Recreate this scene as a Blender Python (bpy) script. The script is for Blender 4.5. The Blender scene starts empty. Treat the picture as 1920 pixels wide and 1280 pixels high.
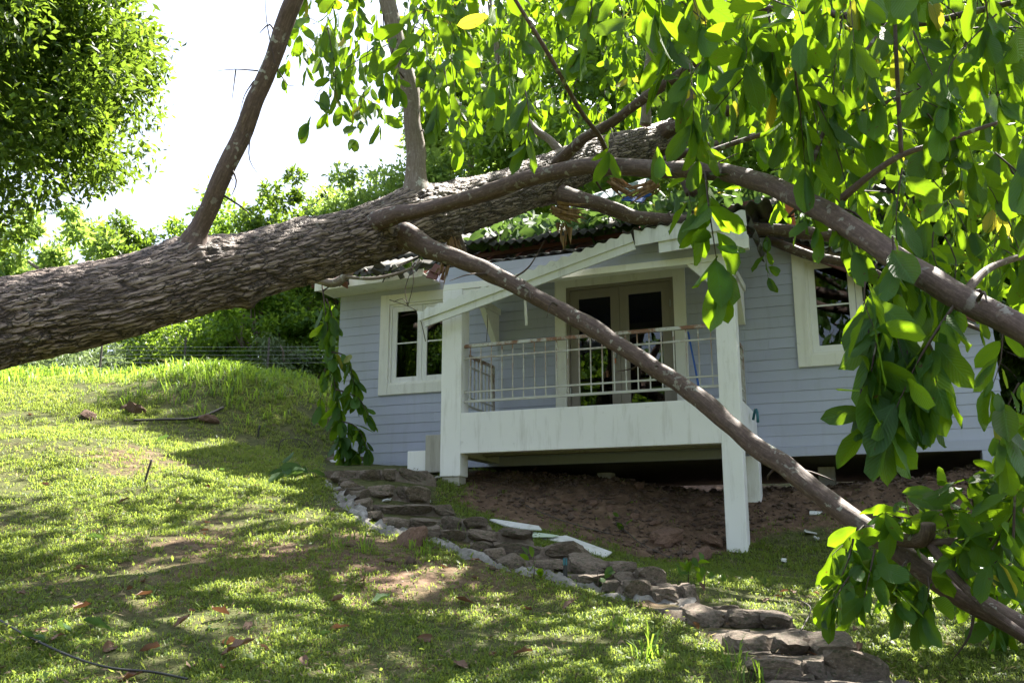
import bpy, bmesh, math, random
import numpy as np
from mathutils import Vector, Matrix

random.seed(7); rng = np.random.default_rng(11)
S = bpy.context.scene
col = S.collection
RAD = math.radians

# ------------------------------------------------------------------ camera
F_PX = 1727.0; PITCH = math.atan(385 / 1727.0); CZ = 1.5
cam_d = bpy.data.cameras.new('camera'); cam = bpy.data.objects.new('camera', cam_d); col.objects.link(cam)
cam_d.sensor_width = 36.0; cam_d.lens = 36.0 * F_PX / 1920.0
cam_d.clip_start = 0.05; cam_d.clip_end = 2000
cam.location = (0, 0, CZ); cam.rotation_euler = (math.pi / 2 + PITCH, 0, 0)
S.camera = cam

# ------------------------------------------------------------------ world, sun, exposure
SUN_AZ, SUN_EL = 38.0, 54.0          # azimuth clockwise from +Y (behind the house, to the right)
W = bpy.data.worlds.new('World'); S.world = W; W.use_nodes = True
wn = W.node_tree; wn.nodes.clear()
sky = wn.nodes.new('ShaderNodeTexSky'); sky.sky_type = 'NISHITA'; sky.sun_disc = False
sky.sun_elevation = RAD(SUN_EL); sky.sun_rotation = RAD(SUN_AZ)
sky.dust_density = 4.0; sky.air_density = 1.0; sky.ozone_density = 1.0
mixw = wn.nodes.new('ShaderNodeMixRGB'); mixw.inputs[0].default_value = 0.55
mixw.inputs[2].default_value = (4.3, 4.75, 5.9, 1)      # thin bright cloud veil over the whole sky
bg = wn.nodes.new('ShaderNodeBackground'); bg.inputs['Strength'].default_value = 0.075
wo = wn.nodes.new('ShaderNodeOutputWorld')
wn.links.new(sky.outputs[0], mixw.inputs[1]); wn.links.new(mixw.outputs[0], bg.inputs[0]); wn.links.new(bg.outputs[0], wo.inputs[0])
sun_dir = Vector((math.sin(RAD(SUN_AZ)) * math.cos(RAD(SUN_EL)), math.cos(RAD(SUN_AZ)) * math.cos(RAD(SUN_EL)), math.sin(RAD(SUN_EL))))
sd = bpy.data.lights.new('sun', 'SUN'); sd.energy = 5.0; sd.angle = RAD(0.53); sd.color = (1.0, 0.94, 0.84)
so = bpy.data.objects.new('sun', sd); col.objects.link(so); so.rotation_euler = sun_dir.to_track_quat('Z', 'Y').to_euler(); so.location = (6, 20, 30)
S.view_settings.view_transform = 'Standard'; S.view_settings.look = 'None'
S.view_settings.exposure = 2.4; S.view_settings.gamma = 1.0
S.render.engine = 'CYCLES'
S.cycles.use_denoising = True
S.cycles.max_bounces = 8; S.cycles.diffuse_bounces = 4; S.cycles.transmission_bounces = 6; S.cycles.transparent_max_bounces = 8
S.cycles.sample_clamp_indirect = 8.0; S.cycles.caustics_reflective = False; S.cycles.caustics_refractive = False

# ------------------------------------------------------------------ geometry helpers
sp, cp = math.sin(PITCH), math.cos(PITCH)
def ray(px, py):
    a = (px - 960) / F_PX; b = (640 - py) / F_PX
    return np.array([a, cp - b * sp, sp + b * cp])
def at(px, py, Y):
    d = ray(px, py); return np.array([0, 0, CZ]) + d * (Y / d[1])
def project(P):
    P = np.asarray(P, float); x = P[..., 0]; y = P[..., 1]; z = P[..., 2] - CZ
    fw = y * cp + z * sp; up = -y * sp + z * cp
    return 960 + F_PX * x / fw, 640 - F_PX * up / fw, fw
# the house's own frame: x along its front, y into the house
TH = -math.atan(F_PX / (960 + 3400.0))
RX = np.array([math.cos(TH), math.sin(TH), 0]); DY = np.array([-math.sin(TH), math.cos(TH), 0])
HO = np.array([at(845, 775, 12.4)[0], 12.4, 0.0])
def hw(x, y, z=0.0): return HO + RX * x + DY * y + np.array([0, 0, z])
def hp(px, py, yl):                       # point of the photo on the house plane y = yl -> (x, z)
    d = ray(px, py); C = np.array([0, 0, CZ]); t = (yl - (C - HO) @ DY) / (d @ DY); P = C + t * d
    return (P - HO) @ RX, P[2]

def _hash(ix, iy, iz, seed):
    h = (ix * 374761393 + iy * 668265263 + iz * 2147483647 + seed * 1274126177) & 0xFFFFFFFF
    h = ((h ^ (h >> 13)) * 1274126177) & 0xFFFFFFFF
    h = ((h ^ (h >> 16)) * 2246822519) & 0xFFFFFFFF
    return ((h ^ (h >> 15)) & 0xFFFF) / 65535.0
def vnoise(x, y, z=0.0, seed=0):
    x, y, z = np.broadcast_arrays(np.asarray(x, float), np.asarray(y, float), np.asarray(z, float))
    ix = np.floor(x).astype(np.int64); iy = np.floor(y).astype(np.int64); iz = np.floor(z).astype(np.int64)
    fx = x - ix; fy = y - iy; fz = z - iz
    fx = fx * fx * (3 - 2 * fx); fy = fy * fy * (3 - 2 * fy); fz = fz * fz * (3 - 2 * fz)
    r = 0
    for dx in (0, 1):
        for dy in (0, 1):
            for dz in (0, 1):
                w = (fx if dx else 1 - fx) * (fy if dy else 1 - fy) * (fz if dz else 1 - fz)
                r = r + w * _hash(ix + dx, iy + dy, iz + dz, seed)
    return r * 2 - 1
def fbm(x, y, z=0.0, o=4, seed=0):
    r = 0; a = 1.0; f = 1.0
    for k in range(o):
        r = r + a * vnoise(np.asarray(x) * f, np.asarray(y) * f, np.asarray(z) * f, seed + k); a *= .5; f *= 2.03
    return r / 1.9

def worley(x, y, z, seed=0):
    x, y, z = [np.ascontiguousarray(a, float) for a in np.broadcast_arrays(x, y, z)]
    ix = np.floor(x).astype(np.int64); iy = np.floor(y).astype(np.int64); iz = np.floor(z).astype(np.int64)
    f1 = np.full(x.shape, 9.0); f2 = np.full(x.shape, 9.0); idv = np.zeros(x.shape)
    for dx in (-1, 0, 1):
        for dy in (-1, 0, 1):
            for dz in (-1, 0, 1):
                a, b, c = ix + dx, iy + dy, iz + dz; h = _hash(a, b, c, seed)
                d = np.sqrt((a + h - x) ** 2 + (b + _hash(a, b, c, seed + 71) - y) ** 2 + (c + _hash(a, b, c, seed + 143) - z) ** 2)
                n1 = d < f1; f2 = np.where(n1, f1, np.minimum(f2, d)); idv = np.where(n1, h, idv); f1 = np.where(n1, d, f1)
    return f2 - f1, idv
def raw_mesh(name, verts, faces, smooth=False, uv=None, attrs=None):
    me = bpy.data.meshes.new(name)
    verts = np.asarray(verts, np.float32).reshape(-1, 3)
    if isinstance(faces, np.ndarray):
        nf, k = faces.shape
        me.vertices.add(len(verts)); me.vertices.foreach_set('co', verts.ravel())
        me.loops.add(nf * k); me.loops.foreach_set('vertex_index', faces.astype(np.int32).ravel())
        me.polygons.add(nf); me.polygons.foreach_set('loop_start', np.arange(0, nf * k, k, dtype=np.int32))
        me.update(calc_edges=True)
    else:
        me.from_pydata(verts.tolist(), [], faces); me.update()
    if smooth: me.polygons.foreach_set('use_smooth', np.ones(len(me.polygons), bool))
    if uv is not None:
        ul = me.uv_layers.new(name='UVMap'); li = np.zeros(len(me.loops), np.int32); me.loops.foreach_get('vertex_index', li)
        ul.data.foreach_set('uv', np.asarray(uv, np.float32)[li].ravel())
    for k, v in (attrs or {}).items():
        if np.ndim(v) == 2:
            a = me.attributes.new(k, 'FLOAT_VECTOR', 'POINT'); a.data.foreach_set('vector', np.asarray(v, np.float32).ravel()); continue
        a = me.attributes.new(k, 'FLOAT', 'POINT'); a.data.foreach_set('value', np.asarray(v, np.float32))
    return me
def link(name, me, mat=None, parent=None, loc=None):
    o = bpy.data.objects.new(name, me); col.objects.link(o)
    if mat is not None and me is not None and not me.materials: me.materials.append(mat)
    if parent is not None: o.parent = parent
    if loc is not None: o.location = loc
    return o
def tag(o, label=None, cat=None, group=None, kind=None):
    if label: o['label'] = label
    if cat: o['category'] = cat
    if group: o['group'] = group
    if kind: o['kind'] = kind
    return o
def empty(name, loc=(0, 0, 0), rz=0.0):
    o = bpy.data.objects.new(name, None); col.objects.link(o); o.location = loc; o.rotation_euler = (0, 0, rz); o.empty_display_size = .2
    return o

class MB:
    def __init__(s): s.v = []; s.f = []
    def box(s, x0, x1, y0, y1, z0, z1):
        n = len(s.v)
        s.v += [(x0, y0, z0), (x1, y0, z0), (x1, y1, z0), (x0, y1, z0), (x0, y0, z1), (x1, y0, z1), (x1, y1, z1), (x0, y1, z1)]
        s.f += [[n + i for i in q] for q in ((0, 3, 2, 1), (4, 5, 6, 7), (0, 1, 5, 4), (1, 2, 6, 5), (2, 3, 7, 6), (3, 0, 4, 7))]
        return s
    def prism(s, poly, y0, y1):            # polygon in x,z extruded along y
        n = len(s.v); k = len(poly)
        s.v += [(x, y0, z) for x, z in poly] + [(x, y1, z) for x, z in poly]
        s.f += [[n + i for i in range(k)], [n + k + i for i in reversed(range(k))]]
        s.f += [[n + i, n + k + i, n + k + (i + 1) % k, n + (i + 1) % k] for i in range(k)]
        return s
    def prism_x(s, poly, x0, x1):          # polygon in y,z extruded along x
        n = len(s.v); k = len(poly)
        s.v += [(x0, y, z) for y, z in poly] + [(x1, y, z) for y, z in poly]
        s.f += [[n + i for i in range(k)], [n + k + i for i in reversed(range(k))]]
        s.f += [[n + i, n + k + i, n + k + (i + 1) % k, n + (i + 1) % k] for i in range(k)]
        return s
    def bar(s, p, q, w, h):                # square bar between two points
        p = Vector(p); q = Vector(q); d = (q - p).normalized()
        up = Vector((0, 0, 1)) if abs(d.z) < .95 else Vector((0, 1, 0))
        a = d.cross(up).normalized() * w / 2; b = a.cross(d).normalized() * h / 2
        n = len(s.v)
        for c in (p, q): s.v += [tuple(c - a - b), tuple(c + a - b), tuple(c + a + b), tuple(c - a + b)]
        s.f += [[n + i for i in q_] for q_ in ((0, 1, 2, 3), (7, 6, 5, 4), (0, 4, 5, 1), (1, 5, 6, 2), (2, 6, 7, 3), (3, 7, 4, 0))]
        return s
    def build(s, name, mat, parent=None, bevel=0.0, off=(0, 0, 0), jitter=0.0):
        me = bpy.data.meshes.new(name)
        v = [(a[0] - off[0], a[1] - off[1], a[2] - off[2]) for a in s.v]
        me.from_pydata(v, [], s.f)
        bm = bmesh.new(); bm.from_mesh(me)
        bmesh.ops.recalc_face_normals(bm, faces=bm.faces)
        if bevel: bmesh.ops.bevel(bm, geom=list(bm.edges), offset=bevel, segments=2, profile=.6, affect='EDGES')
        if jitter:
            for vv in bm.verts: vv.co += Vector((random.uniform(-1, 1), random.uniform(-1, 1), random.uniform(-1, 1))) * jitter
        bm.to_mesh(me); bm.free(); me.update()
        return link(name, me, mat, parent)

def catmull(P, step):
    P = np.asarray(P, float); n = len(P); out = []
    for i in range(n - 1):
        p0 = P[max(i - 1, 0)]; p1 = P[i]; p2 = P[i + 1]; p3 = P[min(i + 2, n - 1)]
        L = np.linalg.norm(p2[:3] - p1[:3]); k = max(2, int(L / step))
        for t in np.arange(k) / k:
            out.append(.5 * ((2 * p1) + (-p0 + p2) * t + (2 * p0 - 5 * p1 + 4 * p2 - p3) * t * t + (-p0 + 3 * p1 - 3 * p2 + p3) * t ** 3))
    out.append(P[-1]); return np.array(out)
def tube_arrays(path, nseg, disp=None):
    """path: N x 4 (x,y,z,radius). returns verts, quad faces, uv (metres along, metres around)"""
    P = path[:, :3]; r = np.maximum(path[:, 3], .0008); n = len(P)
    T = np.gradient(P, axis=0); T /= np.linalg.norm(T, axis=1)[:, None] + 1e-9
    N = np.zeros_like(T); a = np.array([0, 0, 1.0]) if abs(T[0, 2]) < .9 else np.array([1.0, 0, 0])
    N[0] = a - T[0] * (a @ T[0]); N[0] /= np.linalg.norm(N[0])
    for i in range(1, n):
        v = N[i - 1] - T[i] * (N[i - 1] @ T[i]); N[i] = v / (np.linalg.norm(v) + 1e-9)
    B = np.cross(T, N)
    s = np.concatenate([[0], np.cumsum(np.linalg.norm(np.diff(P, axis=0), axis=1))])
    th = np.arange(nseg) / nseg * 2 * math.pi
    rad = np.repeat(r[:, None], nseg, 1)
    if disp is not None: rad = rad + disp(s[:, None], th[None, :], r[:, None], P, N, B)
    V = P[:, None] + rad[..., None] * (np.cos(th)[None, :, None] * N[:, None] + np.sin(th)[None, :, None] * B[:, None])
    i = np.arange(n - 1)[:, None]; j = np.arange(nseg)[None, :]; j2 = (j + 1) % nseg
    Fq = np.stack([i * nseg + j, i * nseg + j2, (i + 1) * nseg + j2, (i + 1) * nseg + j], -1).reshape(-1, 4)
    uv = np.stack([np.repeat(s[:, None], nseg, 1), np.repeat(th[None] * .1, n, 0)], -1).reshape(-1, 2)
    V = V.reshape(-1, 3)
    # caps
    nv = len(V); V = np.vstack([V, P[0], P[-1]]); uv = np.vstack([uv, [0, 0], [s[-1], 0]])
    jj = np.arange(nseg); c0 = np.stack([np.full(nseg, nv), (jj + 1) % nseg, jj, jj], -1)
    b = (n - 1) * nseg; c1 = np.stack([np.full(nseg, nv + 1), b + jj, b + (jj + 1) % nseg, b + (jj + 1) % nseg], -1)
    return V, Fq, uv, c0[:, :3], c1[:, :3]
def tube(name, pts, mat, parent=None, nseg=10, step=.08, rough=0.0, seed=0, disp=None):
    path = catmull(pts, step)
    if rough and nseg > 8:
        sl = np.concatenate([[0], np.cumsum(np.linalg.norm(np.diff(path[:, :3], axis=0), axis=1))]); am = np.minimum(path[:, 3], .1)[:, None] * np.clip(sl / .4, 0, 1)[:, None]
        path[:, :3] += am * .55 * np.stack([fbm(sl * 1.5, 3.1 + seed, i_, 3, 200 + i_) for i_ in range(3)], 1)
    if rough and disp is None:
        def disp(s, th, r, P, N, B):
            return rough * r * (fbm(s * 3.0 + 0 * th, np.cos(th) * 1.2 + 0 * s, np.sin(th) * 1.2 + seed, 3, seed) * 1.0 + .45 * np.clip(vnoise(s * 4.5 + 0 * th, np.cos(th) * 1.6 + 0 * s, np.sin(th) * 1.6 + seed, seed + 5) - .35, 0, 1) * 2)
    V, Fq, uv, c0, c1 = tube_arrays(path, nseg, disp)
    faces = Fq.tolist() + c0.tolist() + c1.tolist()
    return link(name, raw_mesh(name, V, faces, True, uv), mat, parent)

# ------------------------------------------------------------------ materials
class NT:
    def __init__(s, name):
        s.m = bpy.data.materials.new(name); s.m.use_nodes = True; s.t = s.m.node_tree; s.t.nodes.clear()
        s.out = s.t.nodes.new('ShaderNodeOutputMaterial'); s.p = s.t.nodes.new('ShaderNodeBsdfPrincipled')
        s.t.links.new(s.p.outputs[0], s.out.inputs[0])
    def n(s, typ, **kw):
        nd = s.t.nodes.new('ShaderNode' + typ)
        for k, v in kw.items():
            if k.startswith('i_'): nd.inputs[int(k[2:]) if k[2:].isdigit() else k[2:]].default_value = v
            else: setattr(nd, k, v)
        return nd
    def l(s, a, b): s.t.links.new(a, b)
    def coord(s, which='Object', scale=(1, 1, 1)):
        tc = s.n('TexCoord'); mp = s.n('Mapping'); mp.inputs['Scale'].default_value = scale
        s.l(tc.outputs[which], mp.inputs[0]); return mp.outputs[0]
    def noise(s, vec, scale, detail=4, rough=.55, dist=0.0):
        nd = s.n('TexNoise'); nd.inputs['Scale'].default_value = scale; nd.inputs['Detail'].default_value = detail
        nd.inputs['Roughness'].default_value = rough; nd.inputs['Distortion'].default_value = dist
        s.l(vec, nd.inputs['Vector']); return nd.outputs['Fac']
    def ramp(s, fac, stops):
        r = s.n('ValToRGB'); e = r.color_ramp.elements
        while len(e) < len(stops): e.new(.5)
        for k, (p, c) in enumerate(stops):
            e[k].position = p; e[k].color = (c, c, c, 1) if isinstance(c, (int, float)) else (*c, 1)
        s.l(fac, r.inputs[0]); return r.outputs[0]
    def mix(s, fac, a, b, mode='MIX'):
        m = s.n('MixRGB', blend_type=mode)
        for sock, v in ((m.inputs[0], fac), (m.inputs[1], a), (m.inputs[2], b)):
            if isinstance(v, (int, float)): sock.default_value = v if sock.type == 'VALUE' else (v, v, v, 1)
            elif isinstance(v, tuple): sock.default_value = (*v, 1)
            else: s.l(v, sock)
        return m.outputs[0]
    def math(s, op, a, b=None, c=None):
        m = s.n('Math', operation=op)
        for k, v in enumerate((a, b, c)):
            if v is None: continue
            if isinstance(v, (int, float)): m.inputs[k].default_value = v
            else: s.l(v, m.inputs[k])
        return m.outputs[0]
    def bump(s, h, strength=.4, dist=.02):
        b = s.n('Bump'); b.inputs['Strength'].default_value = strength; b.inputs['Distance'].default_value = dist
        s.l(h, b.inputs['Height']); s.l(b.outputs[0], s.p.inputs['Normal']); return b
    def base(s, c):
        if isinstance(c, tuple): s.p.inputs['Base Color'].default_value = (*c, 1)
        else: s.l(c, s.p.inputs['Base Color'])
    def rough(s, v):
        if isinstance(v, (int, float)): s.p.inputs['Roughness'].default_value = v
        else: s.l(v, s.p.inputs['Roughness'])

def m_paint(name, c, stain=(0.16, 0.14, 0.10), amt=.5, streak=True, rough=.6, green=0.0):
    t = NT(name); v = t.coord('Object'); vs = t.coord('Object', (5, 5, .7))
    big = t.noise(v, 1.3, 5); st = t.noise(vs, 1.6, 6, .65); fine = t.noise(v, 38, 3)
    c1 = t.mix(t.ramp(big, [(.35, 0.0), (.7, .35)]), c, tuple(x * .8 for x in c))
    if streak: c1 = t.mix(t.math('MULTIPLY', t.ramp(st, [(.52, 0.0), (.78, 1.0)]), amt), c1, stain)
    sp_ = t.noise(v, 9, 6, .7)
    c1 = t.mix(t.math('MULTIPLY', t.ramp(sp_, [(.62, 0.0), (.75, 1.0)]), amt * .8), c1, tuple(x * .7 for x in stain))
    rn = t.n('ObjectInfo').outputs['Random']
    c1 = t.mix(t.math('MULTIPLY', rn, .2), c1, tuple(x * .55 for x in c))
    t.base(c1); t.rough(rough); t.bump(fine, .15, .004); return t.m
MAT = {}
MAT['siding'] = m_paint('lavender_siding_paint', (.47, .495, .64), (.22, .21, .20), .22)
MAT['white'] = m_paint('white_painted_concrete', (.88, .875, .87), (.26, .23, .17), .5)
MAT['trim'] = m_paint('cream_trim_paint', (.85, .84, .79), (.26, .22, .15), .35)
MAT['barge'] = m_paint('weathered_white_board', (.78, .79, .77), (.17, .16, .12), .55)
MAT['taupe'] = m_paint('taupe_door_paint', (.27, .24, .205), (.12, .10, .08), .25)
MAT['ceiling'] = m_paint('ceiling_board', (.55, .55, .52), (.2, .18, .15), .3)
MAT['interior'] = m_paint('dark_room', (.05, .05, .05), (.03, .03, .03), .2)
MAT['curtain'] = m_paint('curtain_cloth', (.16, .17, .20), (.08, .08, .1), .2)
MAT['redwood'] = m_paint('red_oxide_timber', (.13, .04, .025), (.05, .025, .02), .5)
MAT['orange'] = m_paint('orange_painted_steel', (.48, .13, .05), (.15, .05, .03), .4)
MAT['concrete'] = m_paint('bare_concrete', (.42, .40, .35), (.14, .13, .10), .7)
MAT['bluepanel'] = m_paint('pale_blue_panel', (.45, .60, .68), (.3, .3, .3), .3)
MAT['blue'] = m_paint('blue_plastic', (.03, .12, .5), (.02, .05, .2), .2, rough=.4)
MAT['teal'] = m_paint('teal_plastic', (.02, .14, .18), (.02, .05, .05), .2, rough=.4)
MAT['greenboard'] = m_paint('pale_green_board', (.52, .62, .48), (.3, .27, .2), .4)
MAT['whiteboard'] = m_paint('white_broken_board', (.62, .62, .60), (.22, .19, .15), .6)
MAT['black'] = m_paint('black_plastic', (.02, .02, .02), (.05, .04, .03), .3, rough=.45)
MAT['stick'] = m_paint('weathered_stick', (.06, .05, .04), (.02, .02, .02), .3)

t = NT('rusty_painted_rail'); v = t.coord('Object')
r_ = t.ramp(t.noise(v, 5, 6, .75), [(.42, 0.0), (.55, 1.0)]); zz = t.n('Attribute', attribute_name='rust').outputs['Fac']
fac = t.math('MULTIPLY', r_, zz)
t.base(t.mix(fac, (.50, .50, .465), (.20, .085, .035))); t.rough(.55); t.bump(t.noise(v, 60, 3), .2, .003); MAT['rail'] = t.m

t = NT('window_glass')
t.base((.012, .015, .016)); t.rough(.03); t.p.inputs['IOR'].default_value = 1.5; t.p.inputs['Alpha'].default_value = 1
gl = t.n('BsdfGlossy'); gl.inputs['Roughness'].default_value = .015; gl.inputs['Color'].default_value = (.95, .98, 1, 1)
tr = t.n('BsdfTransparent'); tr.inputs['Color'].default_value = (.30, .32, .32, 1)
fr = t.n('Fresnel'); fr.inputs['IOR'].default_value = 1.6
mx = t.n('MixShader'); t.l(fr.outputs[0], mx.inputs[0]); t.l(tr.outputs[0], mx.inputs[1]); t.l(gl.outputs[0], mx.inputs[2]); t.l(mx.outputs[0], t.out.inputs[0])
MAT['glass'] = t.m

t = NT('fibre_cement_roofing'); v = t.coord('Object')
c = t.ramp(t.noise(v, 2.5, 6, .7), [(.3, (.03, .028, .025)), (.55, (.075, .07, .06)), (.75, (.12, .112, .097))])
c = t.mix(t.ramp(t.noise(v, 7, 5), [(.55, 0.0), (.7, .7)]), c, (.045, .06, .025))
t.base(c); t.rough(.85); t.bump(t.noise(v, 50, 4), .4, .006); MAT['roof'] = t.m
t = NT('pale_roofing'); v = t.coord('Object')
t.base(t.ramp(t.noise(v, 4, 6, .7), [(.3, (.35, .34, .31)), (.7, (.6, .6, .56))])); t.rough(.8); MAT['paleroof'] = t.m

def m_bark(name, c_hi, c_mid, c_lo, lich, scale_l, scale_a, bumpd, trunk):
    t = NT(name); v = t.coord('Object')
    if trunk:
        a = t.n('Attribute', attribute_name='ridge').outputs['Fac']
        bv = t.n('Attribute', attribute_name='bark').outputs['Vector']; mp = t.n('Mapping'); mp.inputs['Scale'].default_value = (6, 46, 46); t.l(bv, mp.inputs[0]); f2 = t.noise(mp.outputs[0], 1.0, 7, .72, 1.2); h = t.math('MULTIPLY_ADD', f2, .45, t.math('MULTIPLY', a, .85))
        c = t.ramp(h, [(.32, c_lo), (.52, c_mid), (.88, c_hi)])
        mp2 = t.n('Mapping'); mp2.inputs['Scale'].default_value = (2.4, 27, 27); t.l(bv, mp2.inputs[0])
        mp3 = t.n('Mapping'); mp3.inputs['Scale'].default_value = (7, 9, 9); t.l(bv, mp3.inputs[0])
        wn_ = t.n('TexNoise'); wn_.inputs['Scale'].default_value = 1.0; wn_.inputs['Detail'].default_value = 5; t.l(mp3.outputs[0], wn_.inputs['Vector'])
        wv = t.n('VectorMath', operation='MULTIPLY_ADD'); t.l(wn_.outputs['Color'], wv.inputs[0]); wv.inputs[1].default_value = (1.2, 2.2, 2.2); t.l(mp2.outputs[0], wv.inputs[2])
        vo = t.n('TexVoronoi', feature='DISTANCE_TO_EDGE'); vo.inputs['Scale'].default_value = 1.0; t.l(wv.outputs[0], vo.inputs['Vector'])
        crk = t.ramp(vo.outputs['Distance'], [(.02, 0.0), (.13, 1.0)]); c = t.mix(crk, tuple(x * .22 for x in c_mid), c); c = t.mix(t.ramp(t.noise(v, 1.6, 4, .6), [(.42, 0.0), (.62, .55)]), c, tuple(x * .45 for x in c_mid))
        lm = t.ramp(t.noise(v, 5, 5, .7), [(.62, 0.0), (.70, .5)])
        c = t.mix(lm, c, lich); hb = t.math('MULTIPLY_ADD', crk, .6, f2)
    else:
        uvc = t.coord('UV', (scale_l, scale_a, 1)); f1 = t.noise(uvc, 1.0, 6, .7, .4); f2 = t.noise(v, 40, 5, .7)
        h = t.math('MULTIPLY_ADD', f2, .4, t.math('MULTIPLY', f1, .8)); c = t.ramp(h, [(.35, c_lo), (.6, c_mid), (.85, c_hi)])
        lm = t.ramp(t.noise(v, 15, 3, .5, 0.0), [(.60, 0.0), (.64, .75)]); lm2 = t.ramp(t.noise(v, 2.0, 2), [(.38, 0.0), (.6, 1.0)])
        c = t.mix(t.math('MULTIPLY', lm, lm2), c, lich); hb = h
    t.base(c); t.rough(.62 if trunk else .72); t.bump(hb, .9, bumpd); return t.m
MAT['bark'] = m_bark('furrowed_bark', (.37, .285, .235), (.15, .103, .08), (.008, .005, .004), (.36, .35, .30), 6, 60, .022, True)
MAT['branch'] = m_bark('smooth_branch_bark', (.20, .14, .112), (.092, .057, .045), (.03, .018, .014), (.36, .36, .31), 8, 40, .006, False)
MAT['branchgrey'] = m_bark('grey_branch_bark', (.32, .27, .23), (.19, .145, .115), (.07, .05, .04), (.42, .42, .36), 6, 70, .006, False)
MAT['twig'] = m_bark('twig_bark', (.10, .065, .045), (.05, .03, .022), (.02, .013, .01), (.2, .2, .15), 8, 40, .003, False)
t = NT('splintered_wood'); uvc = t.coord('Object', (30, 30, 3))
t.base(t.ramp(t.noise(uvc, 1, 5, .6), [(.3, (.11, .06, .03)), (.6, (.30, .185, .09)), (.8, (.46, .33, .18))])); t.rough(.8); MAT['splinter'] = t.m

def m_leaf(name, dark, light, trans, veins=True, ycol=(.30, .26, .02), tw=.47, rough=.48, yellow=.025, spec=.28):
    t = NT(name)
    rnd = t.n('Attribute', attribute_name='rnd').outputs['Fac']
    base = t.mix(rnd, dark, light); tc = t.mix(rnd, tuple(x * .8 for x in trans), trans)
    if yellow:
        ym = t.ramp(rnd, [(1 - yellow, 0.0), (1 - yellow * .5, 1.0)]); base = t.mix(ym, base, ycol); tc = t.mix(ym, tc, tuple(x * 2.1 for x in ycol))
    if veins:
        uv = t.n('TexCoord').outputs['UV']; sx = t.n('SeparateXYZ'); t.l(uv, sx.inputs[0])
        u = t.math('ABSOLUTE', t.math('SUBTRACT', sx.outputs[0], .5)); w = sx.outputs[1]
        ph = t.math('MULTIPLY', t.math('SUBTRACT', w, t.math('MULTIPLY', u, .55)), 12 * 2 * math.pi)
        sn = t.math('SINE', ph); vein = t.ramp(sn, [(.62, 0.0), (.98, 1.0)])
        mid = t.ramp(u, [(.012, 1.0), (.03, 0.0)])
        vm = t.math('MAXIMUM', t.math('MULTIPLY', vein, .55), mid)
        base = t.mix(t.math('MULTIPLY', vm, .6), base, tuple(min(1, x * 2.0 + .03) for x in light)); tc = t.mix(t.math('MULTIPLY', vm, .55), tc, tuple(x * .55 for x in trans))
        t.bump(t.math('MULTIPLY_ADD', sn, .5, mid), .35, .006)
        ob = t.coord('Object', (1, 1, 1)); sp_ = t.ramp(t.noise(ob, 22, 3, .6), [(.66, 0.0), (.71, .85)])
        base = t.mix(sp_, base, (.14, .07, .02)); tc = t.mix(sp_, tc, (.2, .09, .02))
    t.base(base); t.rough(rough); t.p.inputs['Specular IOR Level'].default_value = spec
    tl = t.n('BsdfTranslucent'); t.l(tc, tl.inputs[0])
    mx = t.n('MixShader'); mx.inputs[0].default_value = tw
    t.l(t.p.outputs[0], mx.inputs[1]); t.l(tl.outputs[0], mx.inputs[2]); t.l(mx.outputs[0], t.out.inputs[0])
    return t.m
MAT['leaf'] = m_leaf('broad_leaf', (.014, .050, .010), (.042, .115, .017), (.28, .47, .012))
MAT['wilt'] = m_leaf('wilted_leaf', (.035, .085, .03), (.075, .14, .05), (.16, .28, .05), tw=.3, yellow=.03, rough=.6, spec=.2)
MAT['tree_leaf'] = m_leaf('tree_leaf', (.035, .08, .015), (.085, .16, .028), (.36, .56, .05), veins=False, tw=.48, rough=.42, yellow=.0)
MAT['near_leaf'] = m_leaf('dark_tree_leaf', (.022, .052, .012), (.065, .12, .022), (.30, .46, .04), veins=False, tw=.38, rough=.4, yellow=.0)
MAT['far_leaf'] = m_leaf('far_tree_leaf', (.05, .10, .022), (.11, .19, .045), (.42, .60, .10), veins=False, tw=.48, rough=.5, yellow=.0)
MAT['pale_leaf'] = m_leaf('pale_shrub_leaf', (.09, .14, .06), (.16, .22, .11), (.30, .40, .14), veins=False, tw=.35, rough=.5, yellow=.0)
MAT['grass'] = m_leaf('grass_blade', (.036, .085, .012), (.14, .19, .035), (.44, .56, .09), veins=False, tw=.42, rough=.5, yellow=.16, ycol=(.26, .21, .10))
MAT['tallgrass'] = m_leaf('tall_grass_blade', (.06, .13, .018), (.13, .22, .03), (.38, .58, .06), veins=False, tw=.45, rough=.45, yellow=.10, ycol=(.26, .24, .09))
MAT['litter'] = m_leaf('thatch', (.045, .028, .018), (.30, .24, .15), (.18, .13, .07), veins=False, tw=.2, rough=.8, yellow=0, spec=.1)
MAT['dry'] = m_leaf('dry_leaf', (.085, .04, .026), (.22, .14, .095), (.20, .09, .04), tw=.25, rough=.6, yellow=0, spec=.3)

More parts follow.
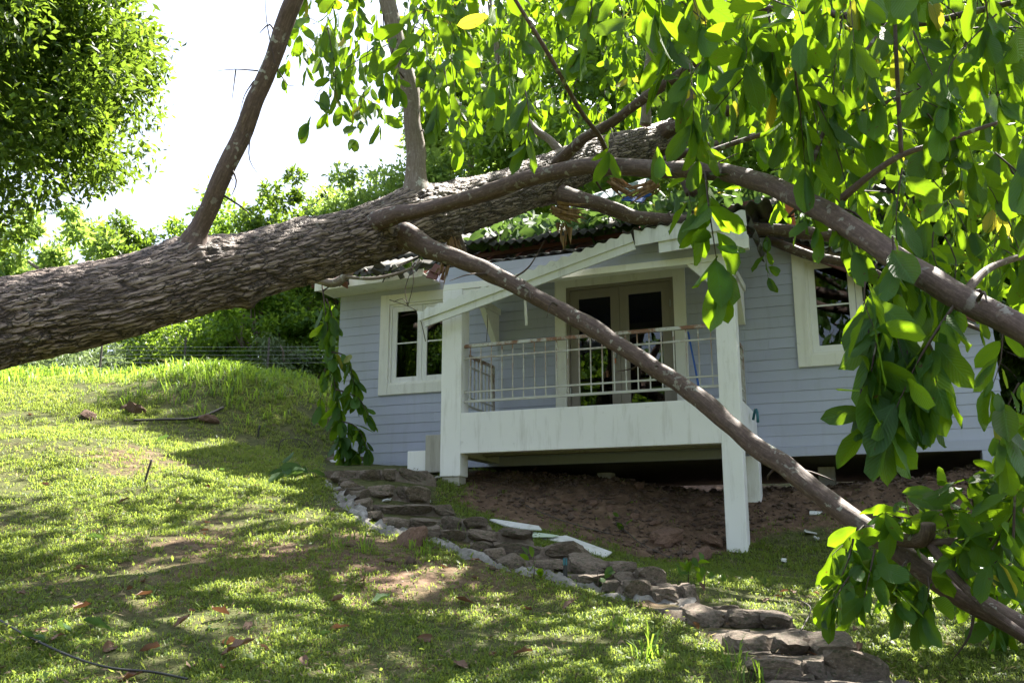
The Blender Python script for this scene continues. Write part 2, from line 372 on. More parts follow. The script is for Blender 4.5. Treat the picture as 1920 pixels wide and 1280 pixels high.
t = NT('lawn_and_soil'); v = t.coord('Object')
soil = t.ramp(t.noise(v, 7, 8, .7), [(.3, (.06, .038, .025)), (.55, (.175, .112, .074)), (.75, (.30, .21, .145))])
soil = t.mix(t.ramp(t.noise(v, 30, 5, .7), [(.6, 0.0), (.72, .6)]), soil, (.24, .17, .12))
grs = t.ramp(t.noise(v, 14, 8, .75), [(.3, (.030, .035, .012)), (.5, (.055, .085, .018)), (.7, (.10, .13, .03))])
sm = t.n('Attribute', attribute_name='soil').outputs['Fac']
pat = t.noise(v, 1.1, 6, .7)
k = t.ramp(t.math('ADD', t.math('MULTIPLY', sm, 1.2), t.math('SUBTRACT', pat, .52)), [(.05, .25), (.3, 1.0)])
t.base(t.mix(k, grs, soil)); t.rough(.95); t.p.inputs['Specular IOR Level'].default_value = .2
t.bump(t.math('MULTIPLY_ADD', t.noise(v, 90, 4), .5, t.noise(v, 22, 6, .7)), .9, .03); MAT['ground'] = t.m

t = NT('mossy_stone'); v = t.coord('Object'); rn = t.n('ObjectInfo').outputs['Random']
c = t.ramp(t.noise(v, 6, 7, .7), [(.3, (.07, .05, .037)), (.55, (.21, .16, .12)), (.75, (.36, .295, .23))])
c = t.mix(t.math('MULTIPLY', rn, .55), c, (.075, .06, .048)); c = t.mix(t.ramp(t.noise(v, 9, 5, .7), [(.60, 0.0), (.66, .7)]), c, (.32, .31, .27))
c = t.mix(t.ramp(t.noise(v, 4.0, 5, .65), [(.52, 0.0), (.66, .8)]), c, (.035, .05, .015))
t.base(c); t.rough(.9); t.bump(t.noise(v, 26, 7, .75), .8, .02); MAT['stone'] = t.m
t = NT('red_field_stone'); v = t.coord('Object')
t.base(t.ramp(t.noise(v, 7, 7, .7), [(.3, (.08, .045, .03)), (.6, (.21, .125, .085)), (.8, (.34, .24, .175))])); t.rough(.92); t.bump(t.noise(v, 26, 7, .75), .8, .02); MAT['rock'] = t.m
t = NT('soil_crumbs'); v = t.coord('Object')
t.base(t.ramp(t.noise(v, 7, 7, .7), [(.3, (.045, .03, .022)), (.6, (.12, .08, .056)), (.8, (.24, .18, .14))])); t.rough(.95); MAT['rubble'] = t.m
t = NT('rough_mortar'); v = t.coord('Object')
c = t.ramp(t.noise(v, 12, 8, .75), [(.3, (.11, .10, .09)), (.5, (.28, .265, .245)), (.7, (.46, .45, .425))])
c = t.mix(t.ramp(t.noise(v, 3, 5, .65), [(.48, 0.0), (.68, .9)]), c, (.075, .06, .044))
t.base(c); t.rough(.95); t.bump(t.noise(v, 60, 6, .8), .9, .015); MAT['mortar'] = t.m
t = NT('dirty_step_mortar'); v = t.coord('Object')
c = t.ramp(t.noise(v, 10, 8, .75), [(.3, (.05, .036, .026)), (.5, (.15, .115, .085)), (.72, (.32, .28, .235))])
c = t.mix(t.ramp(t.noise(v, 5, 5, .65), [(.55, 0.0), (.68, .8)]), c, (.04, .05, .018))
t.base(c); t.rough(.95); t.bump(t.noise(v, 50, 6, .8), .9, .02); MAT['tread'] = t.m
t = NT('galvanised_metal'); v = t.coord('Object')
t.base((.35, .36, .36)); t.p.inputs['Metallic'].default_value = .8; t.rough(.45); MAT['metal'] = t.m

# ------------------------------------------------------------------ terrain
CTRL = [(*hw(a, b)[:2], c) for a, b, c in [
    (3.74, 0, 1.46), (0, 0, 2.30), (-2.8, 1.5, 2.84), (-1.2, .3, 2.62), (6.84, 1.65, 2.42), (6.9, .3, 1.75), (5.2, .1, 1.5), (5, 1.65, 2.25),
    (3.7, 1.65, 2.2), (1.8, 0, 1.92), (1.8, .9, 2.35), (1.8, 2.2, 2.40), (5, 3.2, 2.22), (8.5, 3, 2.6), (1, 7, 2.5), (6, 7, 2.4), (-2.4, 4, 3.3), (2.7, -.7, 1.45), (.9, -.6, 1.9)]] + [
    (-6, 0, .1), (-6, 5.5, .98), (-6, 11, 2.35), (-6, 15, 3.55), (-6, 19, 4.95), (-6, 22, 5.2), (-6, 27, 4.6),
    (-3, 3, .4), (-3, 5.5, .85), (-3, 8, 1.38), (-3, 11, 2.1), (-3.3, 13.5, 2.72), (-3.9, 17, 3.95), (-4, 20, 5.0), (-3.8, 24, 5.1),
    (0, -1, -.1), (0, 3, .38), (0, 5.5, .74), (0, 8, 1.16), (0, 10, 1.62), (2, 5.5, .70), (2, 8, 1.02), (2, 9.4, 1.22), (5, 3, .38), (5, 5.5, .72), (5, 8, 1.06), (5, 9.7, 1.42),
    (9, 0, .1), (9, 5, .72), (9, 9, 1.5), (10, 13, 2.4), (10, 20, 3.6), (2, 24, 4.4), (-12, 0, .3), (-12, 6, 1.3), (-12, 12, 2.8), (-12, 20, 5.1), (-12, 27, 4.6)]
CTRL = np.array(CTRL)
def _phi(r2): return np.where(r2 > 1e-9, .5 * r2 * np.log(np.maximum(r2, 1e-9)), 0)
_n = len(CTRL); _A = np.zeros((_n + 3, _n + 3)); _d = CTRL[:, None, :2] - CTRL[None, :, :2]
_A[:_n, :_n] = _phi((_d ** 2).sum(-1)) + np.eye(_n) * .02; _A[:_n, _n] = 1; _A[:_n, _n + 1:] = CTRL[:, :2]; _A[_n:, :_n] = _A[:_n, _n:].T
_w = np.linalg.solve(_A, np.concatenate([CTRL[:, 2], [0, 0, 0]]))
BUMPS = [(*at(385, 745, 17.5)[:2], .34, 1.0), (*at(90, 850, 12.5)[:2], .16, .7)]
def soilmask(X, Y):
    lx = (X - HO[0]) * RX[0] + (Y - HO[1]) * RX[1]; ly = (X - HO[0]) * DY[0] + (Y - HO[1]) * DY[1]
    e = fbm(X * 1.3, Y * 1.3, 0, 3, 21) * .5
    front = -.75 - .15 * np.clip(lx - 1.5, 0, 1) + 1.3 * np.clip(lx - 3.0, 0, 1)
    m = np.clip((ly - front + e) / .5, 0, 1) * np.clip((lx + .1 + e) / .4, 0, 1) * np.clip((7.6 - lx) / .5, 0, 1) * np.clip((9 - ly), 0, 1)
    m2 = np.exp(-(((X + 1.6) / 2.3) ** 2 + ((Y - 8.3) / 1.5) ** 2)) * .26 + np.exp(-(((X + 5) / 1.2) ** 2 + ((Y - 12.3) / .8) ** 2)) * .2
    return np.clip(m + m2, 0, 1)
def terr(X, Y):
    X = np.clip(np.asarray(X, float), -13, 11); Y = np.clip(np.asarray(Y, float), -1.5, 27)
    sh = X.shape; x = X.ravel(); y = Y.ravel(); z = np.zeros_like(x)
    for k in range(0, len(x), 20000):
        q = slice(k, k + 20000); r2 = (x[q, None] - CTRL[None, :, 0]) ** 2 + (y[q, None] - CTRL[None, :, 1]) ** 2
        z[q] = _phi(r2) @ _w[:_n] + _w[_n] + _w[_n + 1] * x[q] + _w[_n + 2] * y[q]
    z += .05 * fbm(x * .8, y * .8, 0, 3, 3) + .022 * fbm(x * 4, y * 4, 0, 3, 9)
    for bx, by, h, s in BUMPS: z += h * np.exp(-((x - bx) ** 2 + (y - by) ** 2) / (2 * s * s))
    z += soilmask(x, y) * (.09 * fbm(x * 2.6, y * 2.6, 0, 4, 301) + .03 * fbm(x * 9, y * 9, 0, 2, 302))
    return z.reshape(sh)
def tz(x, y): return float(terr(np.array([x]), np.array([y]))[0])
def hit(px, py, y0=2.5, y1=34):
    Y = np.arange(y0, y1, .04); d = ray(px, py); P = np.array([0, 0, CZ])[None] + d[None] * (Y / d[1])[:, None]
    g = terr(P[:, 0], P[:, 1]); b = np.nonzero(P[:, 2] < g)[0]
    return P[b[0]] if len(b) else P[-1]
def axis_coords(a, b, st, far):
    c = list(np.arange(a, b + 1e-6, st)); d = st; lo = a; hi = b
    while lo > -far: d *= 1.5; lo -= d; c.insert(0, lo)
    d = st
    while hi < far: d *= 1.5; hi += d; c.append(hi)
    return np.array(c)
gx = axis_coords(-9, 8, .085, 400); gy = axis_coords(3.5, 20, .085, 400)
GX, GY = np.meshgrid(gx, gy); GZ = terr(GX, GY)
nx, ny = len(gx), len(gy); i = np.arange(ny - 1)[:, None]; j = np.arange(nx - 1)[None]
gf = np.stack([i * nx + j, i * nx + j + 1, (i + 1) * nx + j + 1, (i + 1) * nx + j], -1).reshape(-1, 4)
SM = soilmask(GX, GY)
tag(link('ground', raw_mesh('ground', np.stack([GX, GY, GZ], -1).reshape(-1, 3), gf, True, attrs={'soil': SM.ravel()}), MAT['ground']), kind='structure')

# ------------------------------------------------------------------ the house
HZ = 1.45
house = empty('bungalow', tuple(hw(0, 0, HZ)), TH)
tag(house, 'pale lavender weatherboard bungalow with white porch, crushed under the fallen tree', 'house')
HOFF = (0, 0, HZ)
WY = 1.65; XL, XR = -2.86, 6.83; ZB, ROW = 2.81, 0.15; ZT = ZB + 20 * ROW
def H(mb, name, mat, parent=house, bevel=.004, jitter=0): return mb.build(name, MAT[mat], parent, bevel, HOFF, jitter)
WIN = [(-1.90, -.74, 4.04, 5.37), (4.60, 5.86, 4.04, 5.37)]; DOOR = (1.13, 2.77, 3.2, 5.34)
holes = WIN + [DOOR]
xs_, zs_ = hp(1440, 440, WY), hp(1850, 597, WY)
def roof_line(x):      # the sagging roof edge over the right end of the front wall
    return ZT if x <= xs_[0] else ZT + (x - xs_[0]) / (zs_[0] - xs_[0]) * (zs_[1] - ZT)
def spans(z0, z1, x0, x1):
    out = [(x0, x1)]
    for a, b, c, d in holes:
        if z1 > c + .01 and z0 < d - .01:
            nn = []
            for p, q in out:
                if b <= p or a >= q: nn.append((p, q)); continue
                if a > p: nn.append((p, a))
                if b < q: nn.append((b, q))
            out = nn
    return out
# backing walls (behind the boards)
fw_ = empty('front_wall'); fw_.parent = house
back = MB()
for z0, z1 in ((ZB, 3.2), (3.2, 4.04), (4.04, 5.34), (5.34, 5.37), (5.37, ZT)):
    for p, q in spans(z0, z1, XL, XR):
        n_ = 12 if q > 4.2 else 1
        for k in range(n_):
            a = p + (q - p) * k / n_; b = p + (q - p) * (k + 1) / n_
            zt = min(z1, min(roof_line(a), roof_line(b)))
            if zt > z0 + .01: back.box(a, b, WY + .012, WY + .12, z0, zt)
H(back, 'wall_core', 'siding', fw_, 0)
def board(x0, x1, z0, z1, parent, lx=None):
    """one lap board; its top edge follows the sagging roof line at the right end"""
    y0, y1, yb = WY - .010, WY - .003, WY + .010
    dx, dz = random.uniform(-.002, .002), random.uniform(-.0015, .0015)
    m = MB(); n = 0
    def tops(x): return min(z1 - .0005, roof_line(x))
    xa, xb = x0 + .001, x1 - .001
    while xb > xa and roof_line(xb) < z0 + .02: xb -= .02
    if xb - xa < .05: return
    bl = z0 + .002 + dz
    m.v = [(xa, y0, bl), (xb, y0, bl), (xb, y1, tops(xb)), (xa, y1, tops(xa)), (xa, yb, bl), (xb, yb, bl), (xb, yb, tops(xb)), (xa, yb, tops(xa))]
    m.f = [[0, 1, 2, 3], [5, 4, 7, 6], [1, 5, 6, 2], [4, 0, 3, 7], [3, 2, 6, 7], [4, 5, 1, 0]]
    m.build('siding_board', MAT['siding'], parent, 0, HOFF)
for r in range(20):
    z0 = ZB + r * ROW
    for p, q in spans(z0, z0 + ROW, XL, XR):
        cuts = [p] + sorted(c for c in (.02, 3.74, random.uniform(4.0, 6.6), random.uniform(-2.6, -.3)) if p + .3 < c < q - .3) + [q]
        for a, b in zip(cuts[:-1], cuts[1:]): board(a, b, z0, z0 + ROW, fw_)
# side and rear walls
for nm, x0, x1, side in (('side_wall', XL, XL + .1, -1), ('side_wall', XR - .1, XR, 1)):
    sw = H(MB().box(x0 + (.004 if side < 0 else 0), x1 - (.004 if side > 0 else 0), WY + .125, 7.6, ZB, ZT if side < 0 else 4.3), nm, 'siding', house, 0)
    for r in range(20 if side < 0 else 9):
        z0 = ZB + r * ROW; xo = XL if side < 0 else XR
        m = MB(); m.prism([(xo + side * .014, z0 + .002), (xo + side * .001, z0 + ROW - .004), (xo - side * .002, z0 + ROW - .004), (xo - side * .002, z0 + .002)], WY + .02, 7.6)
        m.build('siding_board', MAT['siding'], sw, 0, HOFF)
H(MB().box(XL, XR, 7.602, 7.7, ZB, ZT - .6), 'rear_wall', 'siding', house, 0)
H(MB().box(XL + .02, XR - .02, WY + .13, 7.59, ZB - .1, ZB + .3), 'floor_slab', 'concrete', house, 0)
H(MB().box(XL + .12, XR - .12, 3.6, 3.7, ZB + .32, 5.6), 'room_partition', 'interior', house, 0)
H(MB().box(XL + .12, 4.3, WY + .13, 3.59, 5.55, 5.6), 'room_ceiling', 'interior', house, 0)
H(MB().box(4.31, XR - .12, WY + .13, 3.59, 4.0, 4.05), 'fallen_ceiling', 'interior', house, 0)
H(MB().box(XL - .001, XR + .001, WY - .02, WY + .115, ZB - .13, ZB - .002), 'sill_beam', 'siding', house, .004)
# right corner pillar and other piers
H(MB().prism([(XR - .28, 2.0), (XR + .004, 2.0), (XR + .002, ZB - .132), (XR - .28, ZB - .132)], WY - .02, WY + .24), 'pier', 'siding')
for x, y, z in ((3.75, 1.45, 2.0), (1.2, 3.4, 2.2), (4.6, 3.6, 2.2), (-2.6, 1.9, 2.5)):
    H(MB().box(x - .12, x + .12, y - .12, y + .12, z - .2, ZB - .133), 'pier', 'white', house, .01)

def casing(x0, x1, z0, z1, w, mat, name, sill=True, bottom=True):
    """four mitred-looking boards round an opening, standing proud of the siding"""
    m = MB(); ya, yb = WY - .045, WY + .05
    m.box(x0 - w, x0, ya, yb, z0 - (w if bottom else 0), z1 + w); m.box(x1, x1 + w, ya, yb, z0 - (w if bottom else 0), z1 + w)
    m.box(x0 + .001, x1 - .001, ya + .003, yb, z1, z1 + w - .002)
    if bottom: m.box(x0 + .001, x1 - .001, ya + .003, yb, z0 - w + .002, z0)
    return H(m, name, mat, house, .004)
def sash(x0, x1, z0, z1, w, y, parent, mat, muntin=None, name='sash'):
    m = MB(); m.box(x0, x0 + w, y, y + .045, z0, z1); m.box(x1 - w, x1, y, y + .045, z0, z1)
    m.box(x0 + w, x1 - w, y + .001, y + .044, z0, z0 + w); m.box(x0 + w, x1 - w, y + .001, y + .044, z1 - w, z1)
    H(m, name, mat, parent, .003)
    g = MB().box(x0 + w + .001, x1 - w - .001, y + .02, y + .026, z0 + w + .001, z1 - w - .001); H(g, 'pane', 'glass', parent, 0)
    if muntin is not None: H(MB().box(x0 + w, x1 - w, y + .012, y + .034, muntin - .011, muntin + .011), 'muntin', mat, parent, 0)
for kk, (x0, x1, z0, z1) in enumerate(WIN):
    wn_ = casing(x0, x1, z0, z1, .165, 'trim', 'window')
    m = MB(); a = .035
    m.box(x0, x0 + a, WY - .01, WY + .09, z0, z1); m.box(x1 - a, x1, WY - .01, WY + .09, z0, z1); m.box(x0 + a, x1 - a, WY - .01, WY + .09, z1 - a, z1); m.box(x0 + a, x1 - a, WY - .01, WY + .09, z0, z0 + a)
    H(m, 'inner_frame', 'trim', wn_, .003)
    xm = (x0 + x1) / 2
    sash(x0 + a + .002, xm - .003, z0 + a + .002, z1 - a - .002, .085, WY + .015, wn_, 'white', 4.72)
    sash(xm + .003, x1 - a - .002, z0 + a + .002, z1 - a - .002, .085, WY + .015, wn_, 'white', 4.72)
    # curtain hanging inside, pleated
    n = 60; xs = np.linspace(x0 + (.02 if kk else .55), x1 - .02, n); yy = WY + .22 + .025 * np.sin(xs * 55) + .01 * np.sin(xs * 23)
    V = [(x, y, 3.9 - HZ) for x, y in zip(xs, yy)] + [(x, y, 5.45 - HZ) for x, y in zip(xs, yy)]
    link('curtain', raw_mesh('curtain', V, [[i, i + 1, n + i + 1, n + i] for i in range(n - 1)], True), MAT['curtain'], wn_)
dr = casing(DOOR[0], DOOR[1], 3.28, DOOR[3], .175, 'trim', 'double_door', bottom=False)
xm = (DOOR[0] + DOOR[1]) / 2
m = MB(); m.box(DOOR[0], DOOR[0] + .05, WY - .02, WY + .1, 3.28, DOOR[3]); m.box(DOOR[1] - .05, DOOR[1], WY - .02, WY + .1, 3.28, DOOR[3]); m.box(DOOR[0] + .05, DOOR[1] - .05, WY - .02, WY + .1, DOOR[3] - .05, DOOR[3])
H(m, 'door_frame', 'taupe', dr, .003)
for x0, x1 in ((DOOR[0] + .053, xm - .003), (xm + .003, DOOR[1] - .053)):
    sash(x0, x1, 3.3, DOOR[3] - .054, .135, WY + .01, dr, 'taupe', None, 'door_leaf')
H(MB().box(xm - .08, xm - .055, WY - .045, WY + .008, 4.2, 4.34), 'door_handle', 'metal', dr, .004)
H(MB().box(xm - .075, xm - .055, WY - .05, WY - .046, 4.12, 4.19), 'door_tag', 'orange', dr, 0)
for x, z in ((DOOR[0] + .045, 3.7), (DOOR[0] + .045, 4.9), (DOOR[1] - .065, 3.7), (DOOR[1] - .065, 4.9)):
    H(MB().box(x, x + .02, WY - .03, WY + .008, z, z + .1), 'hinge', 'metal', dr, 0)

# porch
PZ0, PZ1 = 2.72, 3.265
porch = empty('porch'); porch.parent = house
def PH(mb, name, mat, bevel=.006, jitter=0): return mb.build(name, MAT[mat], porch, bevel, HOFF, jitter)
def bevel_post(x0, x1, y0, y1, z0, z1, name='post', mat='white'):
    return PH(MB().box(x0, x1, y0, y1, z0, z1), name, mat, .012)
bevel_post(-.15, .15, 0, .26, 2.42, 5.0); PH(MB().box(-.13, .13, .02, .25, 2.05, 2.42), 'footing', 'concrete', .02, .004)
bevel_post(3.60, 3.845, 0, .26, 1.2, 5.0)
PH(MB().box(.148, 3.602, .003, .17, PZ0, PZ1), 'front_beam', 'white', .008)
PH(MB().box(-.147, .05, .258, WY - .03, PZ0, PZ1), 'side_beam', 'white', .008)
PH(MB().box(3.66, 3.842, .258, WY - .03, PZ0, PZ1), 'side_beam', 'white', .008)
PH(MB().box(.04, 3.67, .165, WY - .03, 3.02, 3.2), 'porch_floor', 'concrete', 0)
PH(MB().box(.06, 3.65, .95, 1.1, PZ0 + .05, 3.018), 'floor_joist', 'concrete', .004)
# lintel, spandrel boards and brackets of the gable
PH(MB().box(-.15, 3.845, .004, .15, 5.0, 5.09), 'lintel', 'trim', .005)
for k in range(2):
    z0 = 5.092 + k * .125; PH(MB().prism([(-.147, z0), (3.84, z0), (3.84, z0 + .122), (-.147, z0 + .122)], .03 - .006 * (k == 0), .1), 'spandrel_board', 'siding', .003)
for x, s in ((.151, 1), (3.599, -1)):
    PH(MB().prism([(x, 4.72), (x + s * .05, 4.72), (x + s * .33, 4.997), (x, 4.997)], .02, .13), 'bracket', 'trim', .004)
for x in (-.06, 3.66):
    PH(MB().box(x, x + .14, .262, WY - .05, 5.0, 5.1), 'side_lintel', 'trim', .005)
    PH(MB().prism_x([(WY - .05, 4.52), (WY - .05, 4.998), (WY - .62, 4.998), (WY - .12, 4.52)], x + .02, x + .11), 'wall_bracket', 'trim', .004)
PH(MB().prism_x([(.155, 5.30), (.155, 5.33), (WY - .03, 5.80), (WY - .03, 5.77)], -.14, 3.84), 'porch_ceiling', 'ceiling', 0)
PH(MB().bar((hp(984, 545, .35)[0], .35, hp(984, 545, .35)[1]), (hp(987, 610, .35)[0], .35, hp(987, 610, .35)[1]), .035, .012), 'dangling_batten', 'barge', .002, .003)
# barge boards and the wave-edged flashing of the broken gable
BY = -.24
def bz(px, py): return hp(px, py, BY)
a0, a1 = bz(797, 612), bz(1192, 467); t0, t1 = bz(785, 590), bz(1192, 443)
def lerp(p, q, u): return (p[0] + (q[0] - p[0]) * u, p[1] + (q[1] - p[1]) * u)
dxy = np.array([t1[0] - t0[0], t1[1] - t0[1]]); Ls = float(np.hypot(*dxy)); e = dxy / Ls; nrm = np.array([-e[1], e[0]])
PITCHW = .168
def flashing(p, q, hgt, amp, y0, y1, name, mat, wave=True, ph=0):
    d = np.array(q) - np.array(p); L = float(np.hypot(*d)); ee = d / L; nn = np.array([-ee[1], ee[0]])
    n = int(L / .014); us = np.linspace(0, L, n)
    top = [np.array(p) + ee * u + nn * (hgt + (amp * math.cos(2 * math.pi * (u + ph) / PITCHW) if wave else 0)) for u in us]
    bot = [np.array(p) + ee * u for u in us]
    V = []; 
    for y in (y0, y1): V += [(x, y, z - HZ) for x, z in bot] + [(x, y, z - HZ) for x, z in top]
    Fc = []
    for i in range(n - 1):
        Fc += [[i, i + 1, n + i + 1, n + i], [2 * n + i + 1, 2 * n + i, 3 * n + i, 3 * n + i + 1], [n + i, n + i + 1, 3 * n + i + 1, 3 * n + i], [i + 1, i, 2 * n + i, 2 * n + i + 1]]
    Fc += [[0, n, 3 * n, 2 * n], [n - 1, 3 * n - 1, 4 * n - 1, 2 * n - 1]]
    return link(name, raw_mesh(name, V, Fc), MAT[mat], porch)
bb0 = np.array(a0); bb1 = np.array(a1)
flashing(bb0, bb1, .125, 0, BY, BY + .03, 'barge_board', 'barge', False)
fl0 = bb0 + nrm * .10 - e * .06; fl1 = bb1 + nrm * .10
flashing(fl0, fl1, .13, .018, BY - .028, BY - .003, 'wavy_flashing', 'barge')
c0, c1 = np.array(bz(1192, 462)), np.array(bz(1401, 424)); dd0, dd1 = np.array(bz(1236, 474)), np.array(bz(1401, 447))
flashing(c0, c1, .20, .012, BY - .03, BY - .004, 'wavy_flashing', 'barge')
flashing(dd0, dd1, .17, 0, BY, BY + .03, 'barge_board', 'barge', False)
e1 = bz(1372, 468); e2 = bz(1403, 447)
PH(MB().box(e1[0], e2[0], BY + .002, BY + .10, e1[1], e2[1] + .05), 'barge_end_block', 'trim', .005)
# soffit lining behind the barge boards
m = MB(); m.v = []
sf0 = bb0 + nrm * .03; sf1 = bb1 + nrm * .03; sf2 = dd1 + np.array([0, .04])
V = [(p[0], y, p[1] - HZ) for y in (BY + .032, WY - .1) for p in (sf0 + e * .05, sf1, sf2)]
# corrugated sheets of the porch roof (waves across the slope, running back to the wall)
def corr_sheet(name, origin, du, dv, width, length, pitch, amp, mat, parent, thick=.008, nv=2, sag=0.0, segs=8):
    origin = np.array(origin, float); du = np.array(du, float); du /= np.linalg.norm(du); dv = np.array(dv, float); dv /= np.linalg.norm(dv)
    nn = np.cross(du, dv); nn /= np.linalg.norm(nn)
    n = max(4, int(width / pitch * segs)); us = np.linspace(0, width, n); V = []; 
    for lay in (0, 1):
        for vv in np.linspace(0, length, nv):
            for u in us:
                w = amp * math.cos(2 * math.pi * u / pitch) - lay * thick - sag * math.sin(math.pi * vv / length)
                V.append(origin + du * u + dv * vv + nn * w - np.array([0, 0, HZ]))
    Fc = []; k = n * nv
    for b in range(nv - 1):
        for i in range(n - 1):
            q = b * n + i; Fc += [[q, q + 1, q + n + 1, q + n], [k + q + 1, k + q, k + q + n, k + q + n + 1]]
    for i in range(n - 1): Fc += [[i + 1, i, k + i, k + i + 1], [(nv - 1) * n + i, (nv - 1) * n + i + 1, k + (nv - 1) * n + i + 1, k + (nv - 1) * n + i]]
    for b in range(nv - 1): Fc += [[b * n, (b + 1) * n, k + (b + 1) * n, k + b * n], [(b + 1) * n + n - 1, b * n + n - 1, k + b * n + n - 1, k + (b + 1) * n + n - 1]]
    return link(name, raw_mesh(name, V, Fc, True), MAT[mat], parent)
proof = empty('porch_roof'); proof.parent = house
top0 = fl0 + nrm * .085
for k in range(3):
    corr_sheet('roof_sheet', (-.45 + k * 1.05, .12, 5.37 + .02 * k), (1, 0, .03), (0, 1, .30), 1.1, 1.6, PITCHW, .022, 'roof', proof)
ec = (c1 - c0) / np.linalg.norm(c1 - c0); nc = np.array([-ec[1], ec[0]])
o = c0 + nc * .215
corr_sheet('roof_sheet', (o[0] - .15, BY - .05, o[1] - .01), (ec[0], 0, ec[1]), (0, 1, .03), 1.05, 1.6, PITCHW, .03, 'roof', proof)
corr_sheet('roof_sheet', (o[0] + .8, BY - .02, o[1] + .12), (ec[0], 0, ec[1]), (0, 1, .05), .9, 1.5, PITCHW, .03, 'roof', proof)
corr_sheet('roof_sheet', (4.05, BY + .05, 5.60), (.28, 0, -1), (0, 1, .02), .62, .5, PITCHW, .03, 'roof', proof)      # torn piece hanging at the corner
corr_sheet('roof_sheet', (4.12, .3, 5.66), (.8, .1, -.6), (0, 1, .02), .55, .6, PITCHW, .03, 'roof', proof)

# railing
def add_rust(o, zlo, zhi):
    me = o.data; a = me.attributes.new('rust', 'FLOAT', 'POINT')
    a.data.foreach_set('value', [min(1, max(.12, (v.co.z + HZ - zlo) / (zhi - zlo))) for v in me.vertices])
def rbar(p, q, w, h, name, parent):
    m = MB().bar(p, q, w, h); o = m.build(name, MAT['rail'], parent, .003, HOFF); add_rust(o, 3.9, 4.2); return o
rail = empty('railing'); rail.parent = house
ry = .10
for z, w, h in ((4.20, .045, .045), (4.03, .02, .024), (3.56, .02, .024), (3.43, .034, .034)):
    rbar((.152, ry, z), (3.598, ry, z), w, h, 'top_rail' if z > 4.1 else 'cross_rail', rail)
for k in range(22):
    x = .24 + k * (3.52 - .24) / 21; rbar((x, ry, 3.448), (x, ry, 4.176), .016, .016, 'baluster', rail)
for sx, xx in ((1, .02), (-1, 3.72)):
    rs = empty('side_railing'); rs.parent = house
    y0, y1 = .262, 1.42
    for z, w in ((4.16, .04), (4.0, .022), (3.56, .022), (3.43, .03)): rbar((xx, y0, z), (xx, y1, z), w, w, 'cross_rail', rs)
    for k in range(9):
        y = y0 + .08 + k * (y1 - y0 - .1) / 8; rbar((xx, y, 3.447), (xx, y, 4.138), .018, .018, 'baluster', rs)
    rbar((xx, y1 + .02, PZ1), (xx, y1 + .02, 4.18), .04, .04, 'rail_post', rs)

# main roof: rows of corrugated sheets with a hole where the trunk broke through
roof = empty('main_roof'); roof.parent = house
EY = 1.02; SL = math.tan(RAD(27)); up = np.array([0, math.cos(RAD(27)), math.sin(RAD(27))])
colw = .86; rowl = 1.15
for c_ in range(9):
    for r_i in range(4):
        x = -3.25 + c_ * .84
        if x > 4.1: continue
        if (c_, r_i) in ((2, 0), (6, 2), (6, 1), (5, 3), (7, 1)): continue
        lift = .02 + (.17 if (c_ >= 3 and r_i == 0) else .0) + random.uniform(-.03, .03)
        if c_ in (0, 1): lift = random.uniform(-.06, .03)
        o = np.array([x, EY, 5.80 + lift]) + up * (r_i * 1.02) + np.array([0, 0, .018 * r_i])
        a = random.gauss(0, .02)
        corr_sheet('roof_sheet', o, (math.cos(a), random.gauss(0, .01), math.sin(a)), up, colw, rowl, .145, .026, 'roof', roof, segs=6)
# rear slope
for c_ in range(11):
    x = -3.25 + c_ * .92
    corr_sheet('roof_sheet', (x, EY + 4 * 1.02 * up[1] + .1, 5.85 + 4 * 1.02 * up[2]), (1, 0, 0), (0, up[1], -up[2]), .95, 3.6, .145, .026, 'roof', roof, segs=5)
for x0, z_, dz in ((-3.25, 5.70, 0.0), (-.55, 5.86, .09)):
    x1 = -.85 if x0 < -2 else 2.95
    m = MB().bar((x0, EY + .34, z_ + .05), (x1, EY + .34, z_ + .05 + dz), .05, .06); m.build('purlin', MAT['redwood'], roof, .003, HOFF)
    m = MB().bar((x0, EY + .75, z_ + .2), (x1, EY + .75, z_ + .2 + dz), .05, .07); m.build('purlin', MAT['redwood'], roof, .003, HOFF)
for k in range(8):
    x = -.4 + k * .47; m = MB().bar((x, EY + .1, 5.74), (x, EY + 2.2, 5.74 + 2.1 * SL), .05, .10); m.build('rafter', MAT['redwood'], roof, .003, HOFF)
m = MB().prism([(-2.98, 5.56), (-1.02, 5.60), (-1.0, 5.72), (-2.98, 5.69)], EY + .02, EY + .045); H(m, 'fascia_board', 'trim', roof, .003)
m = MB().prism([(-3.0, 5.60), (-1.0, 5.64), (-1.0, 5.66), (-3.0, 5.62)], EY + .05, WY); H(m, 'soffit', 'trim', roof, 0)
m = MB().prism([(-.3, 5.50), (3.4, 5.58), (3.4, 5.66), (-.3, 5.58)], WY - .45, WY - .40); H(m, 'eave_beam', 'siding', roof, .003)
# sagging right end
q0, q1 = hp(1442, 452, WY - .2), hp(1858, 612, WY - .2)
m = MB().bar((q0[0], WY - .2, q0[1] + .05), (q1[0], WY - .2, q1[1] + .05), .05, .13); m.build('fallen_fascia', MAT['redwood'], roof, .004, HOFF)
for k in range(4):
    u = k / 4; x = q0[0] + (q1[0] - q0[0]) * u; z = q0[1] + (q1[1] - q0[1]) * u + .16
    d = np.array([q1[0] - q0[0], 0, q1[1] - q0[1]]); corr_sheet('roof_sheet', (x, WY - .3, z + random.uniform(0, .08)), d, (.1, 1, .25), .78, 2.2, .145, .026, 'roof', roof, segs=6, sag=-.05)
